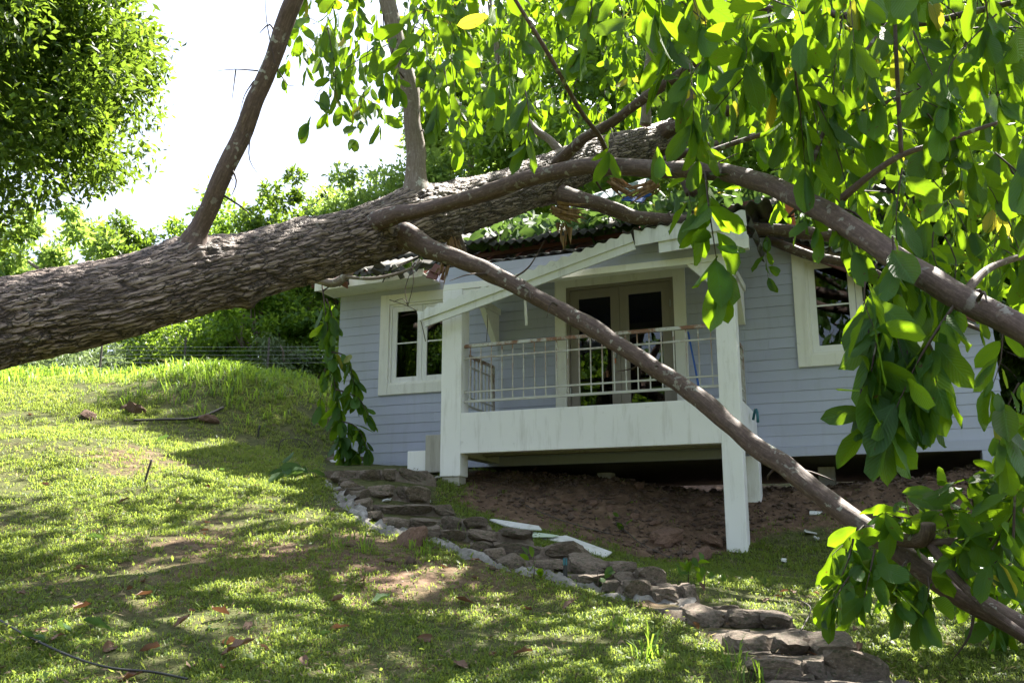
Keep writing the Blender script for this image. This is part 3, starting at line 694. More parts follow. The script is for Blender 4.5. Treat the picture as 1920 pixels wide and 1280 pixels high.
# torn panels and broken tiles by the hole
def panel(pxy, Y, w, h, mat, name, parent, rot):
    P = at(*pxy, Y); o = MB().box(-w / 2, w / 2, -.01, .01, -h / 2, h / 2).build(name, MAT[mat], parent, .003)
    L = Matrix.Rotation(-TH, 4, 'Z') @ Vector((P - np.array(house.location)))
    o.location = L; o.rotation_euler = rot; return o
for k in range(6):
    panel((1112 + k * 17, 372 - k * 5), 12.75 + .03 * k, .13, .62, 'bluepanel', 'ceiling_plank', roof, (RAD(-48), RAD(48), .1))
panel((1188, 374), 12.7, .34, .12, 'blue', 'torn_blue_sheet', roof, (RAD(-40), RAD(12), .1)); panel((1207, 366), 12.9, .22, .1, 'blue', 'torn_blue_sheet', roof, (RAD(-20), RAD(-15), .3))
panel((1482, 405), 11.2, .10, .5, 'orange', 'roof_strut', roof, (0, RAD(-4), 0))
panel((1360, 390), 11.6, .95, .05, 'redwood', 'broken_batten', roof, (0, RAD(-10), .2))
for k in range(30):
    P = (random.uniform(598, 830), 0); yb = 530 - (P[0] - 598) * .125
    panel((P[0], yb - random.uniform(-4, 16)), 14.2 - (P[0] - 600) * .003, random.uniform(.10, .30), random.uniform(.06, .16), random.choice(['roof'] * 7 + ['redwood', 'paleroof']), 'broken_tile', roof,
          (random.uniform(-1.2, 1.2), random.uniform(-.9, .9), random.uniform(-.6, .6)))
for px, py in ((820, 505), (838, 518), (812, 515)):
    panel((px, py), 12.6, .16, .15, 'redwood', 'broken_rafter', roof, (random.uniform(-.6, .6), random.uniform(-.5, .5), .2))
corr_sheet('roof_sheet', (hp(1255, 292, 2.6)[0], 2.6, hp(1255, 292, 2.6)[1]), (1, .1, .12), (0, .6, .8), .7, .5, .145, .03, 'paleroof', roof)

# ------------------------------------------------------------------ fallen tree
tree = empty('fallen_tree', tuple(at(-250, 690, 6.4) * [1, 1, 0] + [0, 0, tz(*at(-250, 690, 6.4)[:2])]))
tag(tree, 'huge uprooted tree with furrowed trunk lying across the bungalow roof', 'tree')
TO = np.array(tree.location)
def PT(lst): return np.array([[*at(a, b, c) - TO, d / 2] for a, b, c, d in lst])
TRUNK = [(-700, 790, 5.0, .74), (-420, 715, 5.8, .71), (-180, 655, 6.5, .69), (0, 606, 7.0, .67), (200, 565, 7.4, .665), (370, 520, 7.9, .655), (500, 490, 8.4, .63), (640, 455, 9.0, .61), (750, 418, 9.4, .63), (850, 390, 10.0, .60), (950, 362, 10.6, .575), (1030, 330, 11.2, .56), (1100, 303, 11.8, .54), (1180, 280, 12.4, .52), (1250, 255, 13.0, .47), (1320, 212, 13.7, .33), (1400, 165, 14.5, .24), (1500, 100, 15.4, .15)]
BR = {   # px, py, distance, diameter
 'A': [(352, 510, 7.8, .44), (358, 478, 7.72, .33), (366, 450, 7.68, .245), (380, 418, 7.63, 0.172), (410, 345, 7.5, 0.1591), (455, 235, 7.35, 0.1531), (500, 125, 7.2, 0.1462), (545, 10, 7.0, 0.1419), (590, -110, 6.8, 0.1333), (640, -260, 6.6, 0.1032), (680, -420, 6.4, 0.0602)],
 'B': [(784, 390, 9.5, .46), (782, 362, 9.45, .34), (780, 335, 9.45, .245), (778, 305, 9.42, .215), (776, 270, 9.4, .205), (768, 190, 9.3, .2), (752, 100, 9.2, .195), (732, 10, 9.1, .19), (705, -100, 9.0, .18), (690, -260, 8.9, .14), (670, -420, 8.8, .08)],
 'C': [(690, 425, 9.0, .24), (740, 405, 8.75, .19), (800, 393, 8.55, 0.1457), (900, 364, 8.2, 0.1457), (1010, 335, 7.8, 0.1449), (1140, 313, 7.25, 0.1391), (1260, 315, 6.7, 0.1358), (1380, 328, 6.1, 0.1341), (1500, 372, 5.5, 0.1325), (1600, 432, 5.0, 0.1325), (1700, 494, 4.65, 0.1309), (1800, 556, 4.35, 0.1283), (1920, 622, 4.05, 0.1242), (2060, 705, 3.8, 0.1159), (2250, 830, 3.6, 0.09936)],
 'D': [(735, 432, 9.2, .32), (775, 448, 9.0, .245), (830, 472, 8.8, 0.1777), (960, 530, 8.5, 0.1607), (1100, 607, 8.1, 0.154), (1230, 690, 7.7, 0.1506), (1330, 768, 7.35, 0.148), (1400, 825, 7.1, 0.1455), (1480, 882, 6.8, 0.1438), (1560, 945, 6.5, 0.1455), (1640, 1002, 6.2, 0.148), (1760, 1088, 5.9, 0.1506), (1860, 1146, 5.7, 0.148), (1960, 1205, 5.5, 0.1354), (2100, 1280, 5.3, 0.1015)],
 'E': [(1010, 352, 11.1, .34), (1050, 367, 11.0, .255), (1110, 385, 11.05, 0.207), (1180, 402, 11.1, 0.184), (1240, 412, 11.15, 0.1748), (1320, 420, 11.15, 0.1702), (1430, 430, 11.0, 0.1656), (1530, 437, 10.8, 0.1564), (1600, 450, 10.6, 0.138), (1700, 515, 10.3, 0.1104), (1780, 570, 10.1, 0.0736)],
 'F': [(1440, 450, 11.2, .11), (1520, 478, 10.95, .12), (1610, 500, 10.8, .115), (1680, 535, 10.6, .10), (1760, 585, 10.4, .07), (1840, 620, 10.2, .04)],
 'G': [(1225, 262, 12.7, .30), (1262, 240, 12.5, .22), (1310, 222, 12.2, .17), (1380, 206, 11.8, .15), (1480, 210, 11.2, .13), (1620, 212, 10.4, .10), (1780, 190, 9.4, .07), (1900, 160, 8.6, .04)],
 'H': [(1245, 275, 12.9, .3), (1265, 300, 12.6, .22), (1285, 335, 12.4, .19), (1300, 365, 12.3, .17)],
 'I': [(1030, 320, 11.0, .2), (1075, 280, 10.6, .14), (1105, 252, 10.2, .12), (1180, 205, 9.6, .11), (1260, 150, 9.0, .10), (1330, 95, 8.4, .08), (1420, 20, 7.8, .06), (1500, -60, 7.2, .04)],
 'J': [(1060, 300, 11.6, .16), (1030, 262, 11.7, .11), (1000, 238, 11.8, .10), (955, 180, 12.0, .09), (930, 90, 12.2, .08), (915, -20, 12.4, .06)],
 'K': [(1240, 305, 12.0, .14), (1300, 282, 11.2, .10), (1390, 262, 10.2, .085), (1500, 240, 9.2, .07), (1620, 205, 8.2, .055), (1760, 165, 7.4, .04)],
 'L': [(1270, 225, 13.0, .26), (1300, 170, 12.8, .18), (1325, 120, 12.6, .15), (1340, 40, 12.4, .13), (1350, -80, 12.2, .1)],
 'M': [(1340, 190, 13.6, .2), (1370, 140, 13.5, .14), (1400, 70, 13.3, .11), (1430, -30, 13.1, .08)],
 'N': [(1210, 235, 12.4, .16), (1215, 130, 12.3, .12), (1225, 30, 12.2, .1), (1235, -90, 12.1, .07)],
 'O': [(1572, 378, 5.25, .055), (1620, 338, 5.15, .042), (1688, 292, 5.1, .036), (1760, 268, 5.1, .03), (1850, 236, 5.1, .024), (1960, 205, 5.1, .018)],
 'P': [(1690, 290, 5.1, .028), (1686, 200, 5.1, .026), (1680, 100, 5.1, .024), (1676, -20, 5.1, .022), (1670, -150, 5.1, .018)],
 'Q': [(1146, 318, 7.2, .06), (1128, 262, 6.9, .04), (1090, 210, 6.6, .036), (1030, 105, 6.2, .032), (975, 15, 6.0, .028), (930, -60, 5.9, .022)],
 'R': [(1640, 1000, 6.15, .09), (1700, 1015, 5.9, .10), (1735, 1012, 5.75, .10), (1738, 985, 5.7, .085)],
 'T': [(1742, 1018, 5.75, .05), (1800, 1014, 5.6, .042), (1920, 1012, 5.4, .036), (2060, 1015, 5.2, .03)],
 'U': [(1745, 1020, 5.75, .055), (1790, 1080, 5.5, .05), (1850, 1135, 5.3, .045), (1925, 1190, 5.1, .04), (2000, 1250, 5.0, .03)],
 'V': [(1800, 560, 4.4, .05), (1860, 500, 4.7, .04), (1960, 470, 5.0, .04)],
 'X': [(1420, 15, 6.8, .05), (1560, 25, 6.2, .05), (1700, 45, 5.7, .048), (1830, 20, 5.2, .04), (1950, -10, 4.9, .03)],
 'Y': [(1260, 315, 6.7, .05), (1330, 285, 6.9, .045), (1440, 250, 7.0, .04), (1560, 225, 7.0, .036), (1680, 205, 6.9, .03), (1790, 195, 6.8, .02)],
 'Z': [(1500, 372, 5.5, .04), (1540, 260, 5.6, .03), (1600, 130, 5.7, .026), (1700, 0, 5.8, .02), (1780, -100, 5.9, .015)],
}
base_pts = {k: at(*v[1][:3]) for k, v in BR.items()}
KN = [(base_pts[k], h, s) for k, h, s in (('A', .05, .20), ('B', .05, .20), ('C', .045, .18), ('D', .06, .2), ('E', .05, .18), ('G', .04, .15), ('H', .04, .15))]
KN += [(at(478, 575, 8.15), .10, .11), (at(20, 560, 6.75), .03, .1), (at(150, 585, 7.05), .03, .09), (at(430, 480, 7.85), .035, .08), (at(330, 560, 7.5), .03, .12), (at(560, 420, 8.6), .035, .1), (at(600, 470, 8.5), .04, .12), (at(250, 600, 7.2), .03, .14), (at(700, 460, 9.0), .05, .14), (at(850, 440, 9.8), .06, .1)]
tp = catmull(PT(TRUNK), .0155)
NS = 224
ridge_store = {}
def trunk_disp(s, th, r, P, N, B):
    cx, cy = np.cos(th) * r, np.sin(th) * r; z0 = 0 * th
    wx = .10 * fbm(s * 1.6 + z0, cx * 3, cy * 3, 3, 5); wy = .05 * fbm(s * 2.2 + z0, cx * 4 + 9, cy * 4, 3, 6)
    wp = .030 * fbm(s * 5 + z0, cx * 7, cy * 7 + 3, 3, 15); wq = .030 * fbm(s * 5 + z0 + 7, cx * 7 + 5, cy * 7, 3, 16)
    e1, id1 = worley(s * 1.7 + z0 + wx * 3, (cx + wq) * 19, (cy + wp) * 19, 31); e2, id2 = worley(s * 4.2 + z0 + wx * 5, (cx + wp) * 40, (cy + wq) * 40, 37)
    rd = np.clip(e1 / .26, 0, 1) ** .7 * (.55 + .45 * id1) * .68 + np.clip(e2 / .3, 0, 1) * .32
    d = .040 * rd - .022 + .035 * fbm(s * 1.1 + z0, cx * 2.2, cy * 2.2, 3, 51) + .012 * fbm(s * 5 + z0, cx * 8, cy * 8, 3, 52)
    W = P[:, None] + (r + z0)[..., None] * (np.cos(th)[..., None] * N[:, None] + np.sin(th)[..., None] * B[:, None])
    for c, h, sg in KN:
        q = ((W - (c - TO)) ** 2).sum(-1); d = d + h * np.exp(-q / (2 * sg * sg)) * (1 + .5 * vnoise(W[..., 0] * 14, W[..., 1] * 14, W[..., 2] * 14, 61))
    ridge_store['v'] = rd; ridge_store['b'] = np.stack([s + z0, cx, cy], -1)
    return d * np.clip(r / .3, .15, 1)
V, Fq, uv, k0, k1 = tube_arrays(tp, NS, trunk_disp)
rv = np.concatenate([ridge_store['v'].ravel(), [0, 0]]); bv_ = np.vstack([ridge_store['b'].reshape(-1, 3), np.zeros((2, 3))])
link('trunk', raw_mesh('trunk', V, Fq, True, uv, {'ridge': rv, 'bark': bv_}), MAT['bark'], tree)
for k, L in BR.items():
    big = max(d for *_, d in L) > .12
    tube('bough' if big else 'branch', PT(L), MAT['branchgrey'] if k in 'BJLMN' else MAT['branch'], tree, 22 if big else 9, .05 if big else .07, .22 if big else .16, seed=ord(k))
def splinter(px, py, Y, n, L, dirpx, parent=tree):
    """a torn end: a fan of long raw wood fibres"""
    m = MB(); P = at(px, py, Y) - TO; Q = at(px + dirpx[0], py + dirpx[1], Y) - TO; d = Vector(Q - P).normalized()
    for k in range(n):
        dv = (d + Vector((random.gauss(0, .16), random.gauss(0, .16), random.gauss(0, .16)))).normalized(); s = Vector(P) + Vector((random.gauss(0, .04), random.gauss(0, .04), random.gauss(0, .04)))
        w = random.uniform(.012, .04); mid = s + dv * L * random.uniform(.4, 1.0); a = dv.cross(Vector((random.random(), random.random(), random.random()))).normalized() * w; b = a.cross(dv).normalized() * w * .6; n0 = len(m.v)
        m.v += [tuple(s + a), tuple(s + b), tuple(s - a), tuple(s - b), tuple(mid)]; m.f += [[n0, n0 + 1, n0 + 4], [n0 + 1, n0 + 2, n0 + 4], [n0 + 2, n0 + 3, n0 + 4], [n0 + 3, n0, n0 + 4], [n0 + 3, n0 + 2, n0 + 1, n0]]
    m.build('splintered_wood', MAT['splinter'], parent, 0)
splinter(1045, 395, 10.9, 34, .42, (90, 22)); splinter(1150, 338, 11.6, 26, .5, (70, 45)); splinter(1230, 345, 11.4, 26, .55, (-90, 38)); splinter(848, 448, 9.8, 14, .35, (15, 40)); splinter(1060, 425, 11.2, 10, .3, (8, 45)); splinter(835, 500, 10.4, 8, .3, (-12, 35))
tube('branch', PT([(845, 430, 9.8, .2), (858, 460, 10.0, .15), (868, 482, 10.2, .12)]), MAT['branch'], tree, 14, .04, .2, seed=3)

# ---- leaves
def leaf_mesh(nl, nw, seed, curl, fold, wav, width):
    r = random.Random(seed); V = []; UV = []
    for a in range(nl + 1):
        t_ = a / nl; w = width * (t_ ** .72 * (1 - t_) ** .52) / .437
        if a == 0: w = .012
        if a == nl: w = .008
        cy = t_; cz = -curl * t_ * t_
        for b in range(nw + 1):
            u = b / nw * 2 - 1
            V.append((u * w / 2, cy + .02 * abs(u) * (1 - t_), cz + fold * abs(u) * w + wav * math.sin(t_ * 13 + r.random() * 2 + (2 if u > 0 else 0)) * abs(u)))
            UV.append((.5 + u / 2, t_))
    Fc = [[a * (nw + 1) + b, a * (nw + 1) + b + 1, (a + 1) * (nw + 1) + b + 1, (a + 1) * (nw + 1) + b] for a in range(nl) for b in range(nw)]
    return np.array(V), np.array(Fc), np.array(UV)
LV = [leaf_mesh(7, 4, k, random.uniform(-.12, .34), random.uniform(.02, .28), random.uniform(.008, .03), random.uniform(.36, .50)) for k in range(12)]
LEAFME = [raw_mesh('leaf', v, f, True, u, {'rnd': np.full(len(v), (k * .618) % 1 * .96)}) for k, (v, f, u) in enumerate(LV)]
for me in LEAFME: me.materials.append(MAT['leaf'])
LV_LO = [leaf_mesh(4, 2, 40 + k, random.uniform(.05, .3), random.uniform(.05, .25), .012, random.uniform(.42, .55)) for k in range(6)]
leaves = []   # (matrix 3x3 scaled, position, size, rnd)
twigs = []    # list of (path N x 4)
def frame_from(axis, normal):
    y = axis / np.linalg.norm(axis); n = normal - y * (normal @ y); n /= np.linalg.norm(n) + 1e-9; x = np.cross(y, n); return np.stack([x, y, n], 1)
def put_leaf(p, out, size, droop=1.0, spread=.35, bucket=None):
    droop *= rng.uniform(.7, 1.2); spread *= 1.15
    ax = np.array(out) * .55 + np.array([0, 0, -droop]) + rng.normal(0, spread, 3); ax /= np.linalg.norm(ax)
    nr = np.array([rng.normal(0, .8), rng.normal(0, .8), rng.normal(.45, .5)])
    M = frame_from(ax, nr); (leaves if bucket is None else bucket).append((M * size, np.array(p), size, rng.random()))
def sprig(P0, path, nleaf, size, droop=1.0, spread=.35, tr=.008, bucket=None, twig=True):
    """path: list of world points; leaves alternate along the outer part, and a few at the tip"""
    pts = np.array([[*p, tr * (1 - .75 * i / (len(path) - 1))] for i, p in enumerate(path)]); q = catmull(pts, .06)
    if twig: twigs.append(q)
    n = len(q)
    if nleaf == 0: return
    for k in range(nleaf):
        u = .12 + .88 * (k + rng.random() * .6) / nleaf; i = min(n - 2, int(u * (n - 1))); T = q[i + 1, :3] - q[i, :3]; T /= np.linalg.norm(T) + 1e-9
        s = np.cross(T, [0, 0, 1.0]) + rng.normal(0, .35, 3); s /= np.linalg.norm(s) + 1e-9; s *= (1 if k % 2 else -1)
        put_leaf(q[i, :3] + s * .025, s + T * .5, size * rng.uniform(.45, 1.18), droop, spread, bucket)
    for k in range(2): put_leaf(q[-1, :3], T + rng.normal(0, .4, 3), size * rng.uniform(.7, 1.0), droop, spread, bucket)
def psprig(pl, nleaf, size, **kw): sprig(None, [at(*p) for p in pl], nleaf, size, **kw)
# hanging sprays that stand out in the photograph
psprig([(1680, 494, 4.55), (1655, 595, 4.45), (1632, 710, 4.4), (1640, 790, 4.35)], 26, .32, tr=.009)
psprig([(1789, 572, 4.35), (1742, 642, 4.3), (1712, 695, 4.28), (1665, 800, 4.25)], 20, .33, tr=.009)
psprig([(1742, 642, 4.3), (1760, 690, 4.3), (1745, 730, 4.3)], 6, .31, tr=.006)
psprig([(1625, 700, 4.4), (1610, 760, 4.4), (1640, 800, 4.4)], 8, .30, tr=.006)
psprig([(1322, 322, 6.3), (1328, 380, 6.1), (1338, 450, 6.0), (1350, 530, 5.95)], 17, .37, tr=.009)
psprig([(1300, 320, 6.4), (1290, 350, 6.2), (1300, 400, 6.1)], 4, .36, tr=.006)
psprig([(1440, 440, 10.9), (1436, 480, 10.8), (1440, 520, 10.8)], 6, .24, tr=.006)
psprig([(1505, 385, 5.5), (1520, 400, 5.4), (1530, 425, 5.4)], 4, .26, tr=.006)
psprig([(1570, 400, 5.2), (1585, 430, 5.1), (1600, 470, 5.0)], 6, .26, tr=.006)
psprig([(985, 170, 7.0), (992, 220, 6.9), (985, 270, 6.9)], 8, .30, tr=.006)
psprig([(1145, 240, 7.0), (1150, 265, 6.95), (1142, 285, 6.9)], 2, .30, tr=.006)
for px, py, Y in ((1480, 40, 5.4), (1520, 60, 5.6), (1440, 80, 5.3), (1400, 30, 5.2), (1375, -30, 5.0), (1500, 150, 5.5), (1580, 170, 5.5), (1300, -40, 5.4), (1180, -20, 6.0), (1100, 10, 6.3), (1240, 60, 6.4)):
    psprig([(px, py - 60, Y), (px + rng.normal(0, 15), py, Y), (px + rng.normal(0, 22), py + 90, Y + rng.normal(0, .1))], 10, .33, tr=.007)
for k in range(7):
    px, py = rng.uniform(1640, 1780), rng.uniform(400, 500); Y = rng.uniform(4.5, 5.6); psprig([(px, py - 40, Y), (px + rng.normal(0, 12), py + 10, Y), (px + rng.normal(0, 25), py + 90, Y - .05)], 8, .29, tr=.006)
for k in range(5):
    px, py = rng.uniform(1620, 1730), rng.uniform(540, 760); Y = rng.uniform(4.25, 4.6); psprig([(px, py - 30, Y), (px + rng.normal(0, 12), py + 10, Y), (px + rng.normal(0, 20), py + 60, Y - .05)], 4, .30, tr=.005)
for k in range(22):
    px, py = rng.uniform(1640, 1960), rng.uniform(960, 1160); Y = rng.uniform(6.3, 7.0)
    if py < 1000 + (px - 1640) * .1 and px < 1750: continue
    if py > 1120 and px < 1740: continue
    psprig([(px, py - 40, Y), (px + rng.normal(0, 20), py - 10, Y - .1), (px + rng.normal(0, 30), py + 40, Y - .15)], 7, .25, droop=.8, spread=.5, tr=.006)
for k in range(9):
    px, py = rng.uniform(1870, 2000), rng.uniform(640, 960); Y = rng.uniform(4.6, 6.5); psprig([(px, py - 50, Y), (px + rng.normal(0, 12), py, Y), (px + rng.normal(0, 20), py + 60, Y)], 7, .27, tr=.006)
# lower right, sprays on the limb that reaches the ground
for a, b, Y, nl in (((1620, 985), (1560, 1040), 6.0, 5), ((1600, 1010), (1560, 1120), 5.8, 8), ((1640, 1030), (1620, 1120), 5.7, 9), ((1700, 1050), (1680, 1130), 5.6, 8), ((1610, 1060), (1560, 1130), 5.7, 7), ((1740, 1080), (1730, 1150), 5.5, 7), ((1720, 1010), (1660, 960), 5.9, 6), ((1740, 1000), (1700, 930), 5.9, 7), ((1780, 1000), (1760, 910), 5.8, 8), ((1830, 1000), (1810, 900), 5.6, 9), ((1880, 1000), (1870, 890), 5.4, 9), ((1900, 960), (1920, 860), 5.2, 8), ((1800, 1020), (1830, 960), 5.5, 8), ((1860, 1030), (1900, 960), 5.3, 8), ((1900, 1010), (1930, 780), 5.0, 8), ((1790, 1060), (1810, 1010), 5.5, 6), ((1840, 1080), (1870, 1050), 5.3, 6)):
    mid = ((a[0] + b[0]) / 2 + rng.normal(0, 8), min(a[1], b[1]) + abs(a[1] - b[1]) * .35); psprig([(*a, Y), (*mid, Y - .05), (*b, Y - .15)], nl + 3, .25, droop=.75, spread=.5, tr=.008)
# the crown: sprays grown through its volume; more where the photograph is dense
def dens(px, py, Y):
    if px < 540: return 0
    if 1290 < px and py > 330: return (.55 if px > 1560 and py < 380 else (.8 if px > 1850 and py < 560 else 0)) * (Y > 4.4) if py < 560 else 0
    if px < 760: return .34 * (py < 120 or (py < 200 and px < 700)) * (Y > 7.5)
    if px < 960: return .55 * (py < 200 - (0 if px > 820 else 60)) * (Y > 7.2)
    if px < 1280: return (.6 * (py < 10) if Y < 12.5 else .95 * (py < (230 if Y > 13.3 else 110))) * (Y > 6)
    if px < 1450: return 1.0 * (py < 200) * (Y > 5.2)
    return (1.0 if Y < 6.8 else .42) * (py < 330)
cnt = 0; tries = 0
while cnt < 1150 and tries < 200000:
    tries += 1
    P = np.array([rng.uniform(-3.5, 9.0), rng.uniform(4.3, 15), rng.uniform(2.8, 11.5)]); px, py, fwd = project(P)
    if px > 2050 or py < -260:                 # the crown goes on above and right of the frame, unseen sprays added for shade
        if P[0] < -1.0 or P[2] < 3.4 or px < 560 or rng.random() > (.30 if P[1] > 8.5 and P[0] < 3.0 else .045): continue
        if py < -700 or px > 3000: continue
    elif rng.random() > dens(px, py, P[1]) * (.8 if P[1] > 9 else 1): continue
    if (P - hw(0, 0))[:3] @ DY > .2 and P[2] < 6.5: continue
    L = rng.uniform(.3, .7); d = np.array([rng.normal(0, .5), rng.normal(0, .5), rng.normal(-.2, .3)])
    path = [P - d * .5 * L + [0, 0, .12], P, P + d * .4 * L - [0, 0, .3 * L], P + d * .5 * L - [0, 0, .75 * L]]
    sprig(None, path, int(rng.integers(5, 10)), rng.uniform(.25, .34), tr=.006); cnt += 1
# wilted heap lying on the roof behind the trunk
wilt = []
for k in range(950):
    x = rng.uniform(-.6, 6.0); yl = 1.32 + 2.0 * rng.random() ** 1.4; z = 5.92 + (yl - 1.02) * SL + rng.uniform(.02, .35) ** 1.2
    if x > 4.0: z -= (x - 4.0) * .55; yl = max(yl, 1.5)
    if x > 2.9 and x < 4.2 and yl < 1.5: z += -.1
    put_leaf(hw(x, yl, z), rng.normal(0, .7, 3), rng.uniform(.24, .34), droop=.7, spread=.6, bucket=wilt)
for k in range(60):
    x = rng.uniform(2.6, 4.2); yl = rng.uniform(-.1, 1.2); put_leaf(hw(x, yl, 5.75 + rng.uniform(0, .2)), rng.normal(0, .7, 3), rng.uniform(.22, .32), droop=.4, spread=.7, bucket=wilt)
def merge_leaves(lst, lib, name, mat, parent, org):
    VV = []; FF = []; UU = []; RR = []; n0 = 0
    for k, (M, p, s, r) in enumerate(lst):
        v, f, u = lib[k % len(lib)]; VV.append(v @ M.T + (p - org)); FF.append(f + n0); UU.append(u); RR.append(np.full(len(v), r)); n0 += len(v)
    o = link(name, raw_mesh(name, np.vstack(VV), np.vstack(FF), True, np.vstack(UU), {'rnd': np.concatenate(RR)}), mat, parent); return o
def merge_twigs(lst, name, mat, parent, org, nseg=5):
    VV = []; FF = []; UU = []; n0 = 0
    for q in lst:
        q = q.copy(); q[:, :3] -= org; v, f, u, a, b = tube_arrays(q, nseg); VV.append(v); FF.append(f + n0); UU.append(u); n0 += len(v)
    return link(name, raw_mesh(name, np.vstack(VV), np.vstack(FF), True, np.vstack(UU)), mat, parent)
def shown(L):
    px, py, fwd = project(L[1]); return (L[2] / fwd) if (-20 < px < 1940 and -60 < py < 1300) else 0
order = sorted(range(len(leaves)), key=lambda k: -shown(leaves[k]))
big = set(order[:300])
for k in order[:300]:
    M, p, s, r = leaves[k]; o = link('leaf', LEAFME[int(r * 11.99)], None, tree)
    o.matrix_local = Matrix([[*M[0], p[0] - TO[0]], [*M[1], p[1] - TO[1]], [*M[2], p[2] - TO[2]], [0, 0, 0, 1]])
rest = [leaves[k] for k in range(len(leaves)) if k not in big]
near = [l for l in rest if shown(l) > .025]; far = [l for l in rest if shown(l) <= .025]
tag(merge_leaves(near + far, LV, 'foliage', MAT['leaf'], tree, TO), kind='stuff')
tag(merge_leaves(wilt, LV, 'wilted_foliage', MAT['wilt'], tree, TO), kind='stuff')
for pl in ([(484, 133, 7.2), (440, 130, 7.15), (402, 134, 7.1)], [(442, 132, 7.15), (438, 165, 7.12), (434, 195, 7.1)], [(476, 152, 7.25), (458, 180, 7.25), (450, 215, 7.25)], [(520, 130, 7.2), (540, 160, 7.2), (556, 158, 7.2)], [(470, 250, 7.3), (468, 300, 7.3), (495, 340, 7.3)], [(515, 120, 7.1), (500, 40, 7.0), (498, -10, 7.0)]):
    twigs.append(catmull(np.array([[*at(*p), .007 * (1 - .4 * i_)] for i_, p in enumerate(pl)]), .05))
for key in 'ABCDEFGIK':
    q = catmull(PT(BR[key]), .05)
    for k in range(int(len(q) / 14)):
        i_ = int(rng.uniform(.12, .95) * len(q)); d = rng.normal(0, 1, 3); d /= np.linalg.norm(d); L = rng.uniform(.06, .5) ** 1.3; p0 = q[i_, :3] + TO
        twigs.append(catmull(np.array([[*p0, .012], [*(p0 + d * (q[i_, 3] + L * .5) + rng.normal(0, .03, 3)), .008], [*(p0 + d * (q[i_, 3] + L) + rng.normal(0, .07, 3) - [0, 0, .05]), .003]]), .04))
tag(merge_twigs(twigs, 'twigs', MAT['twig'], tree, TO), kind='stuff')
print('leaves', len(leaves), 'sprays', cnt)

# broken branch hanging down the house corner
hb_o = at(655, 850, 13.6); hang = empty('broken_branch', tuple(hb_o))
tag(hang, 'broken leafy branch hanging from the eave down the left corner of the bungalow', 'branch')
hl = []; tw_keep = twigs; twigs = []
for pl, n in (([(604, 535, 13.9), (612, 600, 13.8), (625, 700, 13.7), (640, 800, 13.6), (655, 850, 13.5)], 30), ([(612, 560, 13.8), (622, 590, 13.75), (626, 640, 13.7)], 8), ([(622, 660, 13.7), (650, 670, 13.6), (664, 720, 13.5)], 10), ([(630, 730, 13.6), (670, 745, 13.5), (690, 775, 13.4)], 10), ([(640, 790, 13.6), (668, 800, 13.5), (690, 840, 13.4)], 12), ([(610, 690, 13.8), (604, 720, 13.8), (600, 760, 13.8)], 4), ([(640, 810, 13.6), (640, 830, 13.5), (650, 860, 13.4)], 10), ([(606, 545, 13.9), (640, 525, 13.7), (700, 520, 13.4)], 0)):
    sprig(None, [at(*p) for p in pl], int(n * 1.9), .33, tr=.014, bucket=hl)
merge_leaves(hl[:0] or hl, LV, 'foliage', MAT['leaf'], hang, hb_o)['kind'] = 'stuff'
merge_twigs(twigs, 'twigs', MAT['twig'], hang, hb_o); twigs = tw_keep
st_o = at(600, 525, 13.4); stub = empty('snapped_branch', tuple(st_o)); tag(stub, 'snapped grey branch with torn orange end resting on the left eave', 'branch')
def PTo(lst, org): return np.array([[*at(a, b, c) - org, d / 2] for a, b, c, d in lst])
tube('bough', PTo([(590, 523, 13.3, .13), (625, 531, 13.25, .13), (650, 515, 13.2, .12), (665, 500, 13.2, .09)], st_o), MAT['branchgrey'], stub, 12, .05, .2)
tube('branch', PTo([(640, 518, 13.2, .06), (700, 522, 13.1, .05), (760, 508, 13.0, .045), (790, 490, 13.0, .03)], st_o), MAT['branchgrey'], stub, 8, .05, .2)
splinter_o = None
# dangling bare twigs in front of the left window
dg_o = at(770, 560, 12.6); dg = empty('dangling_twigs', tuple(dg_o)); tag(dg, 'thin bare twigs dangling in front of the left window', 'twigs')
for pl in ([(778, 490, 12.6), (760, 540, 12.6), (766, 575, 12.6)], [(772, 490, 12.6), (775, 530, 12.6), (765, 572, 12.6)], [(730, 562, 12.6), (765, 574, 12.6), (785, 590, 12.6), (798, 640, 12.6)], [(765, 574, 12.6), (755, 560, 12.6), (738, 566, 12.6)], [(913, 590, 12.8), (914, 610, 12.8), (912, 640, 12.8)]):
    tube('twig', np.array([[*at(*p) - dg_o, .006] for p in pl]), MAT['twig'], dg, 5, .06, .1)

